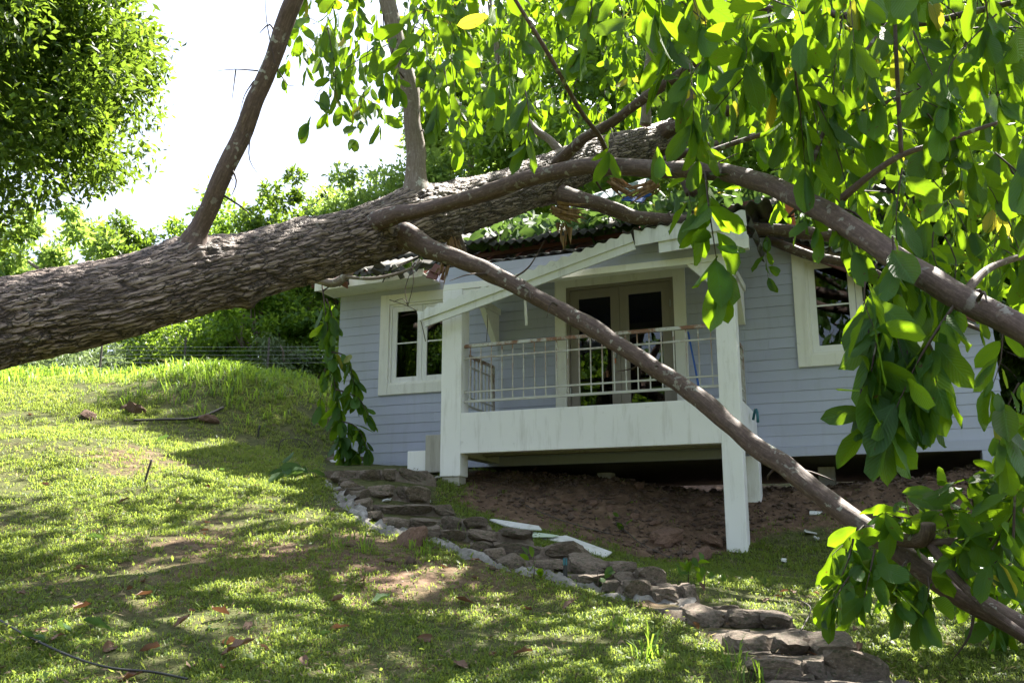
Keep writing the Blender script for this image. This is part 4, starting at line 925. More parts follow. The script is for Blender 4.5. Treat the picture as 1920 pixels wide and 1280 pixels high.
# ------------------------------------------------------------------ stone steps
STEPS = [(612, 835, 868), (606, 812, 896), (628, 806, 930), (655, 850, 962), (712, 915, 990), (775, 1000, 1015), (885, 1100, 1044), (985, 1190, 1072), (1075, 1250, 1098), (1165, 1310, 1120), (1290, 1485, 1172), (1362, 1605, 1224), (1405, 1665, 1275), (1450, 1740, 1330)]
def stone_mesh(seed, facets=11, amp=.16, k=9.0, jit=.14):
    r = np.random.default_rng(seed); bm = bmesh.new(); bmesh.ops.create_cube(bm, size=2); bmesh.ops.subdivide_edges(bm, edges=list(bm.edges), cuts=4, use_grid_fill=True)
    for v in bm.verts: v.co += Vector(r.uniform(-.09, .09, 3))
    co = np.array([v.co for v in bm.verts]); d = co / np.linalg.norm(co, axis=1)[:, None]
    nrm_ = np.vstack([np.eye(3), -np.eye(3), r.normal(0, 1, (facets, 3))]) + r.normal(0, jit, (facets + 6, 3)); nrm_ /= np.linalg.norm(nrm_, axis=1)[:, None]
    dist = np.concatenate([r.uniform(.72, .92, 6), r.uniform(.82, 1.12, facets)])
    q = np.maximum(d @ nrm_.T, 1e-3); rr = dist[None] / q
    rad = (rr ** -k).sum(1) ** (-1 / k)                      # softly rounded facets
    rad = rad * (1 + amp * fbm(d[:, 0] * 1.6 + seed * 7, d[:, 1] * 1.6, d[:, 2] * 1.6, 4, seed) + .05 * fbm(d[:, 0] * 6, d[:, 1] * 6 + seed, d[:, 2] * 6, 2, seed))
    for v, x in zip(bm.verts, d * rad[:, None]): v.co = x
    me = bpy.data.meshes.new('stone'); bm.to_mesh(me); bm.free(); return me
STONES = [stone_mesh(k + 1, 4 + k // 2, .20, 20.0, .18) for k in range(8)]
for me in STONES: me.materials.append(MAT['stone'])
ROCKS = [stone_mesh(30 + k, 8 + 2 * k, .34, 22.0, .25) for k in range(6)]
for me in ROCKS: me.materials.append(MAT['rock'])
fronts = []
for a, b, y in STEPS:
    P = hit((a + b) / 2, y, 3.0); fronts.append((at(a, y, P[1]), at(b, y, P[1]), P))
steps_o = fronts[-2][2]; steps = empty('stone_steps', tuple(steps_o)); tag(steps, 'winding garden steps of mossy stones and mortar climbing to the porch', 'steps')
for k, (A, B, P) in enumerate(fronts):
    rise = .165; ztop = P[2] + rise * .75
    nxt = fronts[k - 1][2] if k else P + np.array([-.3, .7, .2])
    dep = min(.95, max(.3, abs(nxt[1] - P[1]) + .14)); w = B[0] - A[0]
    # tread: a lumpy mortar bed with an uneven outline
    n = 14; V = []; Fc = []
    shift = (nxt[0] - P[0])
    for iy in range(5):
        for ix in range(n):
            u = ix / (n - 1); vv = iy / 4; x = A[0] + w * (u * 1.04 - .02) + shift * vv * .9 + .02 * vnoise(u * 5, vv * 3, k, 5); y = A[1] - .03 + dep * vv
            edge = .10 * (u < .01 or u > .99)
            V.append((x - steps_o[0], y - steps_o[1], ztop - .03 - edge + .02 * fbm(x * 6, y * 6, 0, 3, 8) - steps_o[2]))
    for iy in range(4):
        for ix in range(n - 1): q = iy * n + ix; Fc.append([q, q + 1, q + n + 1, q + n])
    for ix in range(n):                      # mortar riser closing the gaps between the stones
        V.append((V[ix][0], V[ix][1] - .10, V[ix][2] - .26))
    for ix in range(n - 1): q = 5 * n + ix; Fc.append([q, q + 1, ix + 1, ix])
    st = link('tread', raw_mesh('tread', V, Fc, True), MAT['tread'], steps)
    m_ = max(3, int(round(w / .33))); xs = np.cumsum(rng.uniform(.45, 1.6, m_)); xs = np.concatenate([[0], xs]) / xs[-1]
    for q in range(m_):
        x0, x1 = A[0] + w * xs[q], A[0] + w * xs[q + 1]; o = link('stone', STONES[int(rng.integers(8))], None, st)
        hh = rise * rng.uniform(.46, .66); sx = (x1 - x0) / 2 * 1.12
        o.location = ((x0 + x1) / 2 - steps_o[0], A[1] + rng.uniform(-.02, .03) + .03 * abs(xs[q] - .5) - steps_o[1], ztop - hh * .92 + rng.uniform(-.015, .012) - steps_o[2])
        o.scale = (sx * rng.uniform(.98, 1.12), rng.uniform(.14, .22), hh * rng.uniform(.75, 1.15)); o.rotation_euler = (rng.normal(0, .10), rng.normal(0, .08), rng.normal(0, .16))
    # flat paving stones in the tread
    for q in range(max(2, m_ - 2)):
        u = (q + .5 + rng.normal(0, .12)) / max(2, m_ - 2); o = link('stone', STONES[int(rng.integers(8))], None, st)
        o.location = (A[0] + w * u + shift * .4 - steps_o[0], A[1] + .1 + dep * rng.uniform(.35, .6) - steps_o[1], ztop - .05 - steps_o[2]); o.scale = (rng.uniform(.10, .16), rng.uniform(.08, .13), rng.uniform(.035, .05)); o.rotation_euler = (0, 0, rng.uniform(0, 6))
# mortar haunching along the left side of the flight
EDGE = [(608, 905), (625, 925), (650, 955), (685, 985), (730, 1003), (780, 1008), (850, 1036), (900, 1056), (960, 1075), (1030, 1094), (1110, 1112), (1190, 1128), (1270, 1142), (1300, 1165)]
pe = [hit(a, b, 3) for a, b in EDGE]; pe = catmull(np.array([[*p, 0] for p in pe]), .025)[:, :3]
V = []; Fc = []; n = 12
T = np.gradient(pe, axis=0); T[:, 2] = 0; T /= np.linalg.norm(T, axis=1)[:, None]; Nn = np.stack([-T[:, 1], T[:, 0], 0 * T[:, 0]], 1); Nn *= np.sign(Nn[:, 1:2] + 1e-6)
for i_, (p, nn) in enumerate(zip(pe, Nn)):
    for j_ in range(n):
        u = j_ / (n - 1); w_ = (.15 + .14 * fbm(i_ * .09, 1, 0, 3, 4)); q = p + nn * (u * w_ * 1.2 - .06)
        q = q + np.array([0, 0, -.05 + .11 * u ** .6 + .09 * fbm(q[0] * 9, q[1] * 9, u * 3, 4, 14)]); V.append(q - steps_o)
for i_ in range(len(pe) - 1):
    for j_ in range(n - 1): q = i_ * n + j_; Fc.append([q, q + n, q + n + 1, q + 1])
link('mortar_edge', raw_mesh('mortar_edge', V, Fc, True), MAT['mortar'], steps)
for k in range(0, len(pe), 10):       # edge stones sitting on the mortar
    if rng.random() < .6: continue
    p = pe[k] + Nn[k] * rng.uniform(.16, .26); o = link('stone', STONES[int(rng.integers(8))], None, steps); o.location = tuple(p - steps_o + [0, 0, .06]); s = rng.uniform(.07, .12); o.scale = (s * 1.2, s, s * .75); o.rotation_euler = (rng.normal(0, .2), rng.normal(0, .2), rng.uniform(0, 6))
cb = empty('concrete_plinth', tuple(hw(-.55, .35, 2.5)), TH); tag(cb, 'small stained concrete plinth left of the porch post', 'plinth')
for n_, (x0, x1, y0, y1, z0, z1) in (('block', (.06, .36, -.12, .5, 0, .52)), ('step_block', (-.28, .055, .0, .5, -.05, .32))): MB().box(x0, x1, y0, y1, z0, z1).build(n_, MAT['concrete'] if n_ == 'block' else MAT['white'], cb, .015, jitter=.004)

# ------------------------------------------------------------------ rocks, boards, litter and small things
def rock(px, py, s, label, group=None, me=None, sink=.3, name='rock', Yr=None):
    P = hit(px, py, 3); o = link(name, ROCKS[int(rng.integers(6))]); o.location = (P[0], P[1], P[2] + s * (1 - sink) * .42); o.scale = (s * rng.uniform(.9, 1.4), s * rng.uniform(.7, 1.1), s * rng.uniform(.5, .85)); o.rotation_euler = (rng.normal(0, .3), rng.normal(0, .3), rng.uniform(0, 6)); tag(o, label, 'rock', group); return o
rock(772, 1022, .15, 'large orange brown rock leaning on the mortar edge of the steps')
rock(1250, 1015, .20, 'large reddish rock on the bank left of the front porch post')
rock(1338, 1020, .15, 'reddish rock just left of the foot of the front porch post')
rock(1312, 1052, .10, 'pinkish stone below the foot of the front porch post')
rock(1745, 880, .22, 'pale boulder in the shade under the right end of the house'); rock(1625, 880, .2, 'tan boulder under the house behind the hanging leaves')
rock(255, 775, .15, 'brown clod of rock on the sunny lawn left of the grassy mound'); rock(392, 792, .16, 'dark flat rock at the foot of the grassy mound'); rock(165, 783, .13, 'small brown stone far out on the sunny lawn'); rock(240, 768, .12, 'small pale stone on top of the clod left of the mound')
for k in range(46):
    px, py = rng.uniform(880, 1340), rng.uniform(868, 1040)
    if py > 960 and px < 1080: continue
    rock(px, py, rng.uniform(.025, .075), 'small reddish stone scattered on the bare soil bank below the porch', 'stones on the soil bank')
for k in range(12): rock(rng.uniform(1440, 1800), rng.uniform(860, 930), rng.uniform(.03, .08), 'small stone in the shade below the right wall', 'stones below the right wall')
def flatboard(pts, Y, th, mat, label, lift=.04):
    """a sheet fragment given by its outline on the photo, lying at distance Y.. per point"""
    P = [at(a, b, c) for a, b, c in pts]; org = np.mean(P, 0); n = len(P); nn = np.cross(P[1] - P[0], P[2] - P[0]); nn /= np.linalg.norm(nn); nn *= np.sign(nn[2] + 1e-9)
    V = [p - org for p in P] + [p - org - nn * th for p in P]; Fc = [list(range(n)), list(reversed(range(n, 2 * n)))] + [[i, n + i, n + (i + 1) % n, (i + 1) % n] for i in range(n)]
    o = link('broken_board', raw_mesh('broken_board', V, Fc), MAT[mat]); bm = bmesh.new(); bm.from_mesh(o.data); bmesh.ops.recalc_face_normals(bm, faces=bm.faces); bm.to_mesh(o.data); bm.free(); o.location = tuple(org); tag(o, label, 'board', 'torn ceiling boards on the steps')
def onb(px, py, dz=0.0):
    P = hit(px, py, 3); return P[1]
yb = onb(1000, 1000) - .3
flatboard([(908, 998, yb), (912, 1007, yb - .05), (1035, 1006, yb - .1), (1048, 1003, yb), (985, 994, yb + .35)], 0, .012, 'greenboard', 'pale green flat board lying across the stone steps')
flatboard([(1010, 1008, yb - .02), (1062, 1003, yb + .1), (1148, 1034, yb - .25), (1132, 1046, yb - .45), (1068, 1018, yb - .25)], 0, .012, 'whiteboard', 'long white broken board slanting down to the right of the steps')
flatboard([(918, 973, yb + .35), (926, 972, yb + .4), (1010, 985, yb + .25), (1016, 992, yb + .15), (975, 990, yb + .2), (945, 984, yb + .28)], 0, .012, 'whiteboard', 'torn white strip of board behind the pale green one')
flatboard([(966, 1026, yb - .3), (968, 1031, yb - .34), (1030, 1030, yb - .34), (1029, 1025, yb - .26)], 0, .015, 'greenboard', 'small narrow pale batten on the step below the green board')
yb2 = onb(630, 866); flatboard([(618, 862, yb2), (622, 868, yb2 - .05), (650, 864, yb2), (648, 858, yb2 + .1)], 0, .012, 'whiteboard', 'white scrap of board on the top step under the hanging leaves')
yb3 = onb(1540, 962); flatboard([(1518, 957, yb3), (1518, 963, yb3 - .05), (1572, 966, yb3 - .05), (1572, 960, yb3)], 0, .02, 'whiteboard', 'narrow white plank in the shade right of the front porch post')
for lb, (px, py) in zip(('upper pale board scrap on the grass right of the front porch post', 'lower pale board scrap on the grass right of the front porch post', 'pale board scrap nearest the foot of the front porch post', 'pale board scrap on the right end of a middle stone step', 'pale board scrap on the left half of an upper stone step', 'pale board scrap beside the footing of the left porch post'), [(1520, 1003), (1532, 1015), (1470, 1055), (800, 941), (725, 942), (815, 900)]):
    P = hit(px, py, 3); s = rng.uniform(.03, .07); o = MB().box(-s, s, -s * .6, s * .6, -.006, .006).build('board_scrap', MAT['whiteboard'], None, .002, jitter=.012); o.location = (P[0], P[1], P[2] + .03); o.rotation_euler = (rng.normal(0, .3), rng.normal(0, .3), rng.uniform(0, 3)); tag(o, lb, 'scrap', 'scraps of broken board')
# dry leaves on the lawn
DRYV = [leaf_mesh(6, 4, 90 + k, -.35 + .16 * k, .5 - .05 * k, .06, .42) for k in range(5)]
DRYME = [raw_mesh('fallen_leaf', v, f, True, u, {'rnd': np.full(len(v), .1 + .2 * k)}) for k, (v, f, u) in enumerate(DRYV)]
for me in DRYME: me.materials.append(MAT['dry'])
GREENME = [raw_mesh('fallen_leaf', v, f, True, u, {'rnd': np.full(len(v), .5 + .1 * k)}) for k, (v, f, u) in enumerate(DRYV)]
for me in GREENME: me.materials.append(MAT['wilt'])
def litter(px, py, s, green=False, label=None, group=None):
    P = hit(px, py, 3); o = link('fallen_leaf', (GREENME if green else DRYME)[int(rng.integers(5))]); o.location = (P[0], P[1], P[2] + .035); s *= .85; o.scale = (s,) * 3; o.rotation_euler = (rng.normal(0, .3), rng.normal(0, .5), rng.uniform(0, 6.28)); tag(o, label, 'leaf', group)
G1 = ('dry reddish brown leaf lying on the lawn', 'dry leaves on the lawn')
for px, py, s in [(465, 1215, .22), (505, 1228, .2), (415, 1240, .24), (325, 1185, .17), (430, 1160, .2), (270, 1272, .22), (355, 1265, .18), (190, 1232, .2), (258, 1232, .15), (172, 1140, .2), (220, 950, .16), (95, 915, .18), (60, 780, .16), (470, 1175, .16), (655, 1183, .2), (680, 1095, .17), (890, 1138, .18), (1055, 1150, .16), (975, 1148, .12), (905, 1060, .14), (250, 1125, .17), (340, 950, .14), (165, 1070, .14), (540, 1075, .12), (1000, 1230, .17), (780, 1205, .15), (850, 1250, .16), (575, 1260, .14), (120, 1200, .13), (30, 1120, .14), (395, 985, .11), (620, 1135, .14)]: litter(px, py, s, False, *G1)
for k in range(24):
    litter(rng.uniform(0, 1000), rng.uniform(880, 1275), rng.uniform(.06, .13), False, *G1)
for k in range(16): litter(rng.uniform(1290, 1640), rng.uniform(1110, 1275), rng.uniform(.08, .15), False, 'dry reddish leaf lying on or beside the lowest stone steps', 'dry leaves on the lower steps')
for px, py, s in [(140, 1000, .25), (160, 1012, .2), (210, 1190, .22), (390, 1185, .24), (620, 1195, .26), (695, 1138, .24), (290, 832, .25), (90, 1215, .24), (410, 885, .14), (130, 1195, .2), (470, 880, .12), (700, 840, .2)]: litter(px, py, s, True, 'wilted green leaf lying on the lawn', 'green leaves on the lawn')
wc = []; co_ = hit(548, 900, 3)
for k in range(16): put_leaf(hit(rng.uniform(520, 585), rng.uniform(880, 905), 3) + [0, 0, .12], rng.normal(0, .8, 3), rng.uniform(.25, .34), droop=.35, spread=.6, bucket=wc)
cl = empty('leaf_clump', tuple(co_)); tag(cl, 'clump of large wilted leaves on the lawn beside the top step', 'leaves')
WLME = [m_.copy() for m_ in LEAFME[:5]]
for m_ in WLME: m_.materials.clear(); m_.materials.append(MAT['wilt'])
for k, (M, p, sz, r) in enumerate(wc):
    o = link('leaf', WLME[k % 5], None, cl); o.matrix_local = Matrix([[*M[0], p[0] - co_[0]], [*M[1], p[1] - co_[1]], [*M[2], p[2] - co_[2]], [0, 0, 0, 1]])
# seedlings beside the steps
for px, py, n, lb in ((1290, 1095, 9, 'leafy seedling on the steps left of its twin, below the front porch post'), (1320, 1100, 8, 'leafy seedling on the steps right of its twin, below the front porch post'), (1165, 1000, 5, 'small green seedling on bare soil right of the white broken board'), (1000, 1085, 6, 'small green seedling beside the black irrigation stake'), (1120, 1110, 5, 'small green seedling on the mortar edge right of the irrigation stake')):
    P = hit(px, py, 3); b = []; e_ = empty('seedling', tuple(P)); tag(e_, lb, 'plant', 'seedlings at the steps')
    for k in range(n): put_leaf(P + [rng.normal(0, .07), rng.normal(0, .07), rng.uniform(.06, .22)], rng.normal(0, 1, 3), rng.uniform(.08, .14), droop=.1, spread=.4, bucket=b)
    merge_leaves(b, LV_LO, 'leaves', MAT['leaf'], e_, P); tube('stem', np.array([[0, 0, -.02, .005], [.01, .01, .1, .004], [0, .02, .2, .003]]), MAT['twig'], e_, 5, .05)
# sticks, cable, stake, broom
def stick(name, pl, r, mat, label, cat):
    org = pl[0]; o = tube(name, np.array([[*(np.array(p) - org), r] for p in pl]), MAT[mat], None, 7, .05, .15); o.location = tuple(org); tag(o, label, cat); return o
def up_(P, dx, dz): return np.array([P[0] + dx, P[1], P[2] + dz])
P = hit(270, 905, 3); stick('stake', [up_(P, 0, -.05), up_(P, .03, .12), up_(P, .07, .28)], .014, 'stick', 'short dark stick standing upright in the lawn', 'stick')
P = hit(483, 822, 3); stick('sprinkler_stake', [up_(P, 0, -.05), up_(P, .01, .12), up_(P, .03, .22)], .016, 'black', 'short black sprinkler stake in the sunny grass near the house', 'stake')
P = hit(522, 850, 3); stick('bent_twig', [up_(P, 0, -.03), up_(P, .02, .18), up_(P, .15, .24), up_(P, .4, .2), up_(P, .5, .1)], .008, 'stick', 'thin bent twig arching out of the grass near the house', 'twig')
P = hit(1060, 1092, 3); hs = stick('irrigation_stake', [up_(P, 0, -.05), up_(P, 0, .12), up_(P, .005, .22)], .02, 'black', 'black irrigation stake with green cap on the mortar edge of the steps', 'stake'); c_ = MB().box(-.018, .018, -.018, .018, .2, .26).build('cap', MAT['teal'], hs, .005)
cab = [hit(a, b, 2.6) + [0, 0, .05] for a, b in ((-60, 1130), (0, 1178), (70, 1218), (140, 1250), (210, 1270), (280, 1276), (350, 1290))]; stick('cable', cab, .007, 'black', 'thin black cable lying over the grass in the lower left corner', 'cable')
cab = [hit(a, b, 3) + [0, 0, .06] for a, b in ((250, 795), (310, 793), (350, 792), (385, 785), (418, 770))]; stick('dead_branch', cab, .022, 'stick', 'dead branch lying in front of the grassy mound', 'branch')
for lb, pl in (('thin bare twig lying right of the white broken board', [(1155, 985), (1200, 1025), (1260, 1055)]), ('thin bare twig on the grass left of the lower right leaves', [(1520, 1075), (1555, 1095), (1575, 1090)]), ('thin bare twig on the soil behind the white broken boards', [(985, 955), (1060, 985), (1150, 1010)]), ('thin bare twig bent over the lowest stone steps', [(1480, 1130), (1520, 1150), (1500, 1200)])):
    stick('fallen_twig', [hit(a, b, 3) + [0, 0, .05] for a, b in pl], .006, 'stick', lb, 'twig')['group'] = 'bare twigs on the ground'
bro = [hw(*[hp(1290, 622, 1.5)[0], 1.5, hp(1290, 622, 1.5)[1]]), hw(hp(1312, 735, 1.3)[0], 1.3, hp(1312, 735, 1.3)[1]), hw(hp(1317, 762, 1.25)[0], 1.25, 3.22)]
stick('broom_handle', bro, .014, 'blue', 'blue broom handle leaning inside the porch right of the door', 'broom')
P = [hw(3.88, .9, 3.1), hw(3.92, .85, 3.22), hw(3.95, .8, 3.18), hw(3.95, .8, 3.05)]; stick('hose', P, .018, 'teal', 'short teal hose hooked over the right side beam of the porch', 'hose')
P = hit(1880, 1090, 3); gm = MB()
for k in range(9): gm.bar((-.9, -.10 + k * .025, .012 * (k % 2)), (.9, -.10 + k * .025, .012 * (k % 2)), .026, .01)
gu = gm.build('metal_strip', MAT['metal'], None, 0); gu.location = (P[0] + .2, P[1], P[2] + .1); gu.rotation_euler = (RAD(15), RAD(8), RAD(-18)); tag(gu, 'ribbed metal strip lying among leaves at the right edge', 'metal strip')

# ------------------------------------------------------------------ grass
def blades(name, base, hgt, wid, nb, spread, lean, mat, label, cat, tone=None):
    n = len(base); N = n * nb; b = np.repeat(base, nb, 0) + np.concatenate([rng.normal(0, spread, (N, 2)), np.zeros((N, 1))], 1)
    b[:, 2] = np.repeat(base[:, 2], nb) - .01
    a = rng.uniform(0, 2 * math.pi, N); h = np.repeat(hgt, nb) * rng.uniform(.55, 1.25, N); w = wid * rng.uniform(.6, 1.3, N) * (np.repeat(hgt, nb) / hgt.mean()) ** .5
    d = np.stack([np.cos(a), np.sin(a), 0 * a], 1); s = np.stack([-np.sin(a), np.cos(a), 0 * a], 1); ln = lean * rng.uniform(.3, 1.5, N)
    p1 = b + d * (h * ln * .35)[:, None] + np.array([0, 0, 1.]) * (h * .62)[:, None]; p2 = b + d * (h * ln)[:, None] + np.array([0, 0, 1.]) * (h * np.clip(1 - .45 * ln, .25, 1))[:, None]
    V = np.stack([b - s * (w * .7)[:, None], b + s * (w * .7)[:, None], p1 + s * w[:, None], p1 - s * w[:, None], p2], 1).reshape(-1, 3)
    i5 = np.arange(N)[:, None] * 5; T = np.concatenate([i5 + [0, 1, 2], i5 + [0, 2, 3], i5 + [3, 2, 4]], 0)
    r = np.repeat(rng.random(n) if tone is None else tone, nb) * .6 + rng.random(N) * .4
    return tag(link(name, raw_mesh(name, V, T, False, None, {'rnd': np.repeat(r, 5)}), mat), label, cat, kind='stuff')
def scatter(n, x0, x1, y0, y1, dens_fn):
    X = rng.uniform(x0, x1, n); Y = rng.uniform(y0, y1, n); k = rng.random(n) < dens_fn(X, Y); return X[k], Y[k]
def inhouse(X, Y):
    lx = (X - HO[0]) * RX[0] + (Y - HO[1]) * RX[1]; ly = (X - HO[0]) * DY[0] + (Y - HO[1]) * DY[1]; return (lx > -2.9) & (lx < 6.9) & (ly > 1.5)
sx_ = np.array([f[2][0] for f in fronts]); sy_ = np.array([f[2][1] for f in fronts]); sw_ = np.array([(f[1][0] - f[0][0]) / 2 for f in fronts]); so_ = np.argsort(sy_)
def onsteps(X, Y):
    cx = np.interp(Y - .12, sy_[so_], sx_[so_]); hwid = np.interp(Y, sy_[so_], sw_[so_]); return (np.abs(X - cx) < hwid + .04) & (Y < sy_.max() + .5)
def gd(X, Y):
    p = np.clip((6.5 / np.maximum(Y, 4.5)) ** 1.6, .05, 1.2) * np.clip(1.05 - 1.5 * soilmask(X, Y), .015, 1)
    p = p * np.clip(.55 + 1.3 * fbm(X * 1.4, Y * 1.4, 0, 4, 77), .10, 1.0); return np.where(inhouse(X, Y) | onsteps(X, Y), 0, p)
X, Y = scatter(560000, -10, 7, 3.6, 21, gd); print('tufts', len(X))
B_ = np.stack([X, Y, terr(X, Y)], 1)
blades('grass', B_, .022 + .030 * np.clip(Y / 9, .8, 2) * rng.uniform(.6, 1.3, len(X)), 0.0042, 5, .024, 1.0, MAT['grass'], 'short patchy green grass covering the sloping lawn', 'grass', tone=np.clip(.5 + .5 * fbm(X * .9, Y * .9, 0, 3, 99) + rng.normal(0, .15, len(X)), 0, 1))
def tg(X, Y):
    m = np.exp(-((Y - (18.6 + .12 * (X + 6))) / 1.2) ** 2) * .9 * (X < -2.9) * np.clip(.5 + fbm(X * .8, Y * .8, 0, 3, 55), .05, 1)
    for bx, by, h, s in BUMPS[:1]: m = np.maximum(m, .8 * np.exp(-((X - bx) ** 2 + (Y - by) ** 2) / (1.6)))
    return np.where(inhouse(X, Y), 0, m)
X, Y = scatter(7000, -11, -2.5, 15, 22, tg); B2 = np.stack([X, Y, terr(X, Y)], 1)
blades('tall_grass', B2, rng.uniform(.12, .34, len(X)), .009, 5, .05, .8, MAT['tallgrass'], 'tall bright grass along the top of the lawn', 'grass')
tl = [(1, 660, 1010), (1, 690, 1030), (1, 770, 1030), (1, 640, 1020), (1, 800, 1040), (1, 1215, 1235), (1, 1230, 1240), (1, 1380, 1260), (1, 1400, 1275), (1, 1170, 1180), (1, 870, 1010)]
B3 = np.array([hit(a + rng.normal(0, 14), b + rng.normal(0, 6), 3) for _, a, b in tl for k in range(4)])
blades('grass_tufts', B3, rng.uniform(.12, .26, len(B3)), .006, 5, .03, .7, MAT['tallgrass'], 'longer grass tufts sprouting beside the stone steps', 'grass')
# crumbs of soil and pebbles on the bank, thatch and leaf crumbs on the lawn
def crumbs(name, X, Y, size, mat, label, cat):
    N = len(X); z = terr(X, Y); oc = np.array([[1, 0, 0], [-1, 0, 0], [0, 1, 0], [0, -1, 0], [0, 0, 1], [0, 0, -1]], float); fc = np.array([[0, 2, 4], [2, 1, 4], [1, 3, 4], [3, 0, 4], [2, 0, 5], [1, 2, 5], [3, 1, 5], [0, 3, 5]])
    V = oc[None] * rng.uniform(.5, 1.2, (N, 6, 1)) * size[:, None, None] * np.array([1.2, 1, .7]) + rng.normal(0, .18, (N, 6, 3)) * size[:, None, None] + np.stack([X, Y, z + size * .25], 1)[:, None]
    Fc = (fc[None] + np.arange(N)[:, None, None] * 6).reshape(-1, 3); tag(link(name, raw_mesh(name, V.reshape(-1, 3), Fc, False), mat), label, cat, kind='stuff')
X, Y = scatter(40000, -1.5, 7, 8.5, 15, lambda X, Y: np.clip(soilmask(X, Y), 0, 1) ** 2 * .5); crumbs('rubble', X, Y, rng.uniform(.006, .022, len(X)) * rng.uniform(.4, 1.7, len(X)) ** 2, MAT['rubble'], 'crumbled soil and pebbles on the bank under the porch', 'rubble')
X, Y = scatter(130000, -9, 6, 3.8, 16, lambda X, Y: np.clip((6.5 / np.maximum(Y, 4.5)) ** 1.6, .05, 1) * np.clip(.25 + fbm(X * 1.7, Y * 1.7, 0, 3, 171), .02, 1) * ~inhouse(X, Y)); z = terr(X, Y); N = len(X); a = rng.uniform(0, 6.28, N); L_ = rng.uniform(.008, .030, N); w_ = L_ * rng.uniform(.08, .26, N); tl1 = rng.normal(0, .35, N); tl2 = rng.normal(0, .5, N)
c = np.stack([X, Y, z + rng.uniform(.01, .045, N)], 1); u = np.stack([np.cos(a), np.sin(a), tl1], 1) * L_[:, None]; v = np.stack([-np.sin(a), np.cos(a), tl2], 1) * w_[:, None]
tag(link('leaf_litter', raw_mesh('leaf_litter', np.stack([c - u, c - v, c + u, c + v], 1).reshape(-1, 3), np.arange(4 * N).reshape(-1, 4), False, None, {'rnd': np.repeat(rng.random(N), 4)}), MAT['litter']), 'brown leaf crumbs and dead thatch among the grass', 'litter', kind='stuff')
# low creeping weeds with small round leaves
def wd(X, Y): return np.clip((6.5 / np.maximum(Y, 4.5)) ** 1.8, .03, 1) * np.clip(.2 + fbm(X * .9 + 5, Y * .9, 0, 3, 123), 0, 1) * (1 - soilmask(X, Y) * .8) * ~(inhouse(X, Y) | onsteps(X, Y))
X, Y = scatter(42000, -8, 6, 3.8, 15, wd); z = terr(X, Y); N = len(X); a = rng.uniform(0, 6.28, N); s = rng.uniform(.012, .03, N); tl1 = rng.normal(0, .5, N); tl2 = rng.normal(0, .5, N)
c = np.stack([X, Y, z + rng.uniform(.015, .06, N)], 1); u = np.stack([np.cos(a), np.sin(a), tl1], 1) * s[:, None]; v = np.stack([-np.sin(a), np.cos(a), tl2], 1) * s[:, None] * .6
V = np.stack([c - u, c - v * .8 - u * .2, c + u, c + v * .8 - u * .2], 1).reshape(-1, 3)
tag(link('creeping_weeds', raw_mesh('creeping_weeds', V, np.arange(4 * N).reshape(-1, 4), False, None, {'rnd': np.repeat(rng.random(N), 4)}), MAT['grass']), 'low creeping weeds with small leaves among the grass', 'weeds', kind='stuff')

# ------------------------------------------------------------------ trees behind
def leaf_cloud(centers, radii, nper, size, aspect=.45, droop=.3):
    C = np.repeat(centers, nper, 0); Rr = np.repeat(radii, nper); N = len(C)
    d = rng.normal(0, 1, (N, 3)); d /= np.linalg.norm(d, axis=1)[:, None]; p = C + d * (Rr * rng.uniform(.25, 1.05, N) ** .7)[:, None] * np.array([1, 1, .75])
    ax = rng.normal(0, 1, (N, 3)) + d * .6 - np.array([0, 0, droop]); ax /= np.linalg.norm(ax, axis=1)[:, None]
    nn = rng.normal(0, .7, (N, 3)) + np.array([0, 0, .9]); sd = np.cross(ax, nn); sd /= np.linalg.norm(sd, axis=1)[:, None] + 1e-9
    s = size * rng.uniform(.6, 1.3, N)[:, None]; k = np.cross(sd, ax)
    V = np.stack([p, p + ax * s * .45 + sd * s * aspect / 2 + k * s * .06, p + ax * s, p + ax * s * .45 - sd * s * aspect / 2 + k * s * .06], 1).reshape(-1, 3)
    return V, N
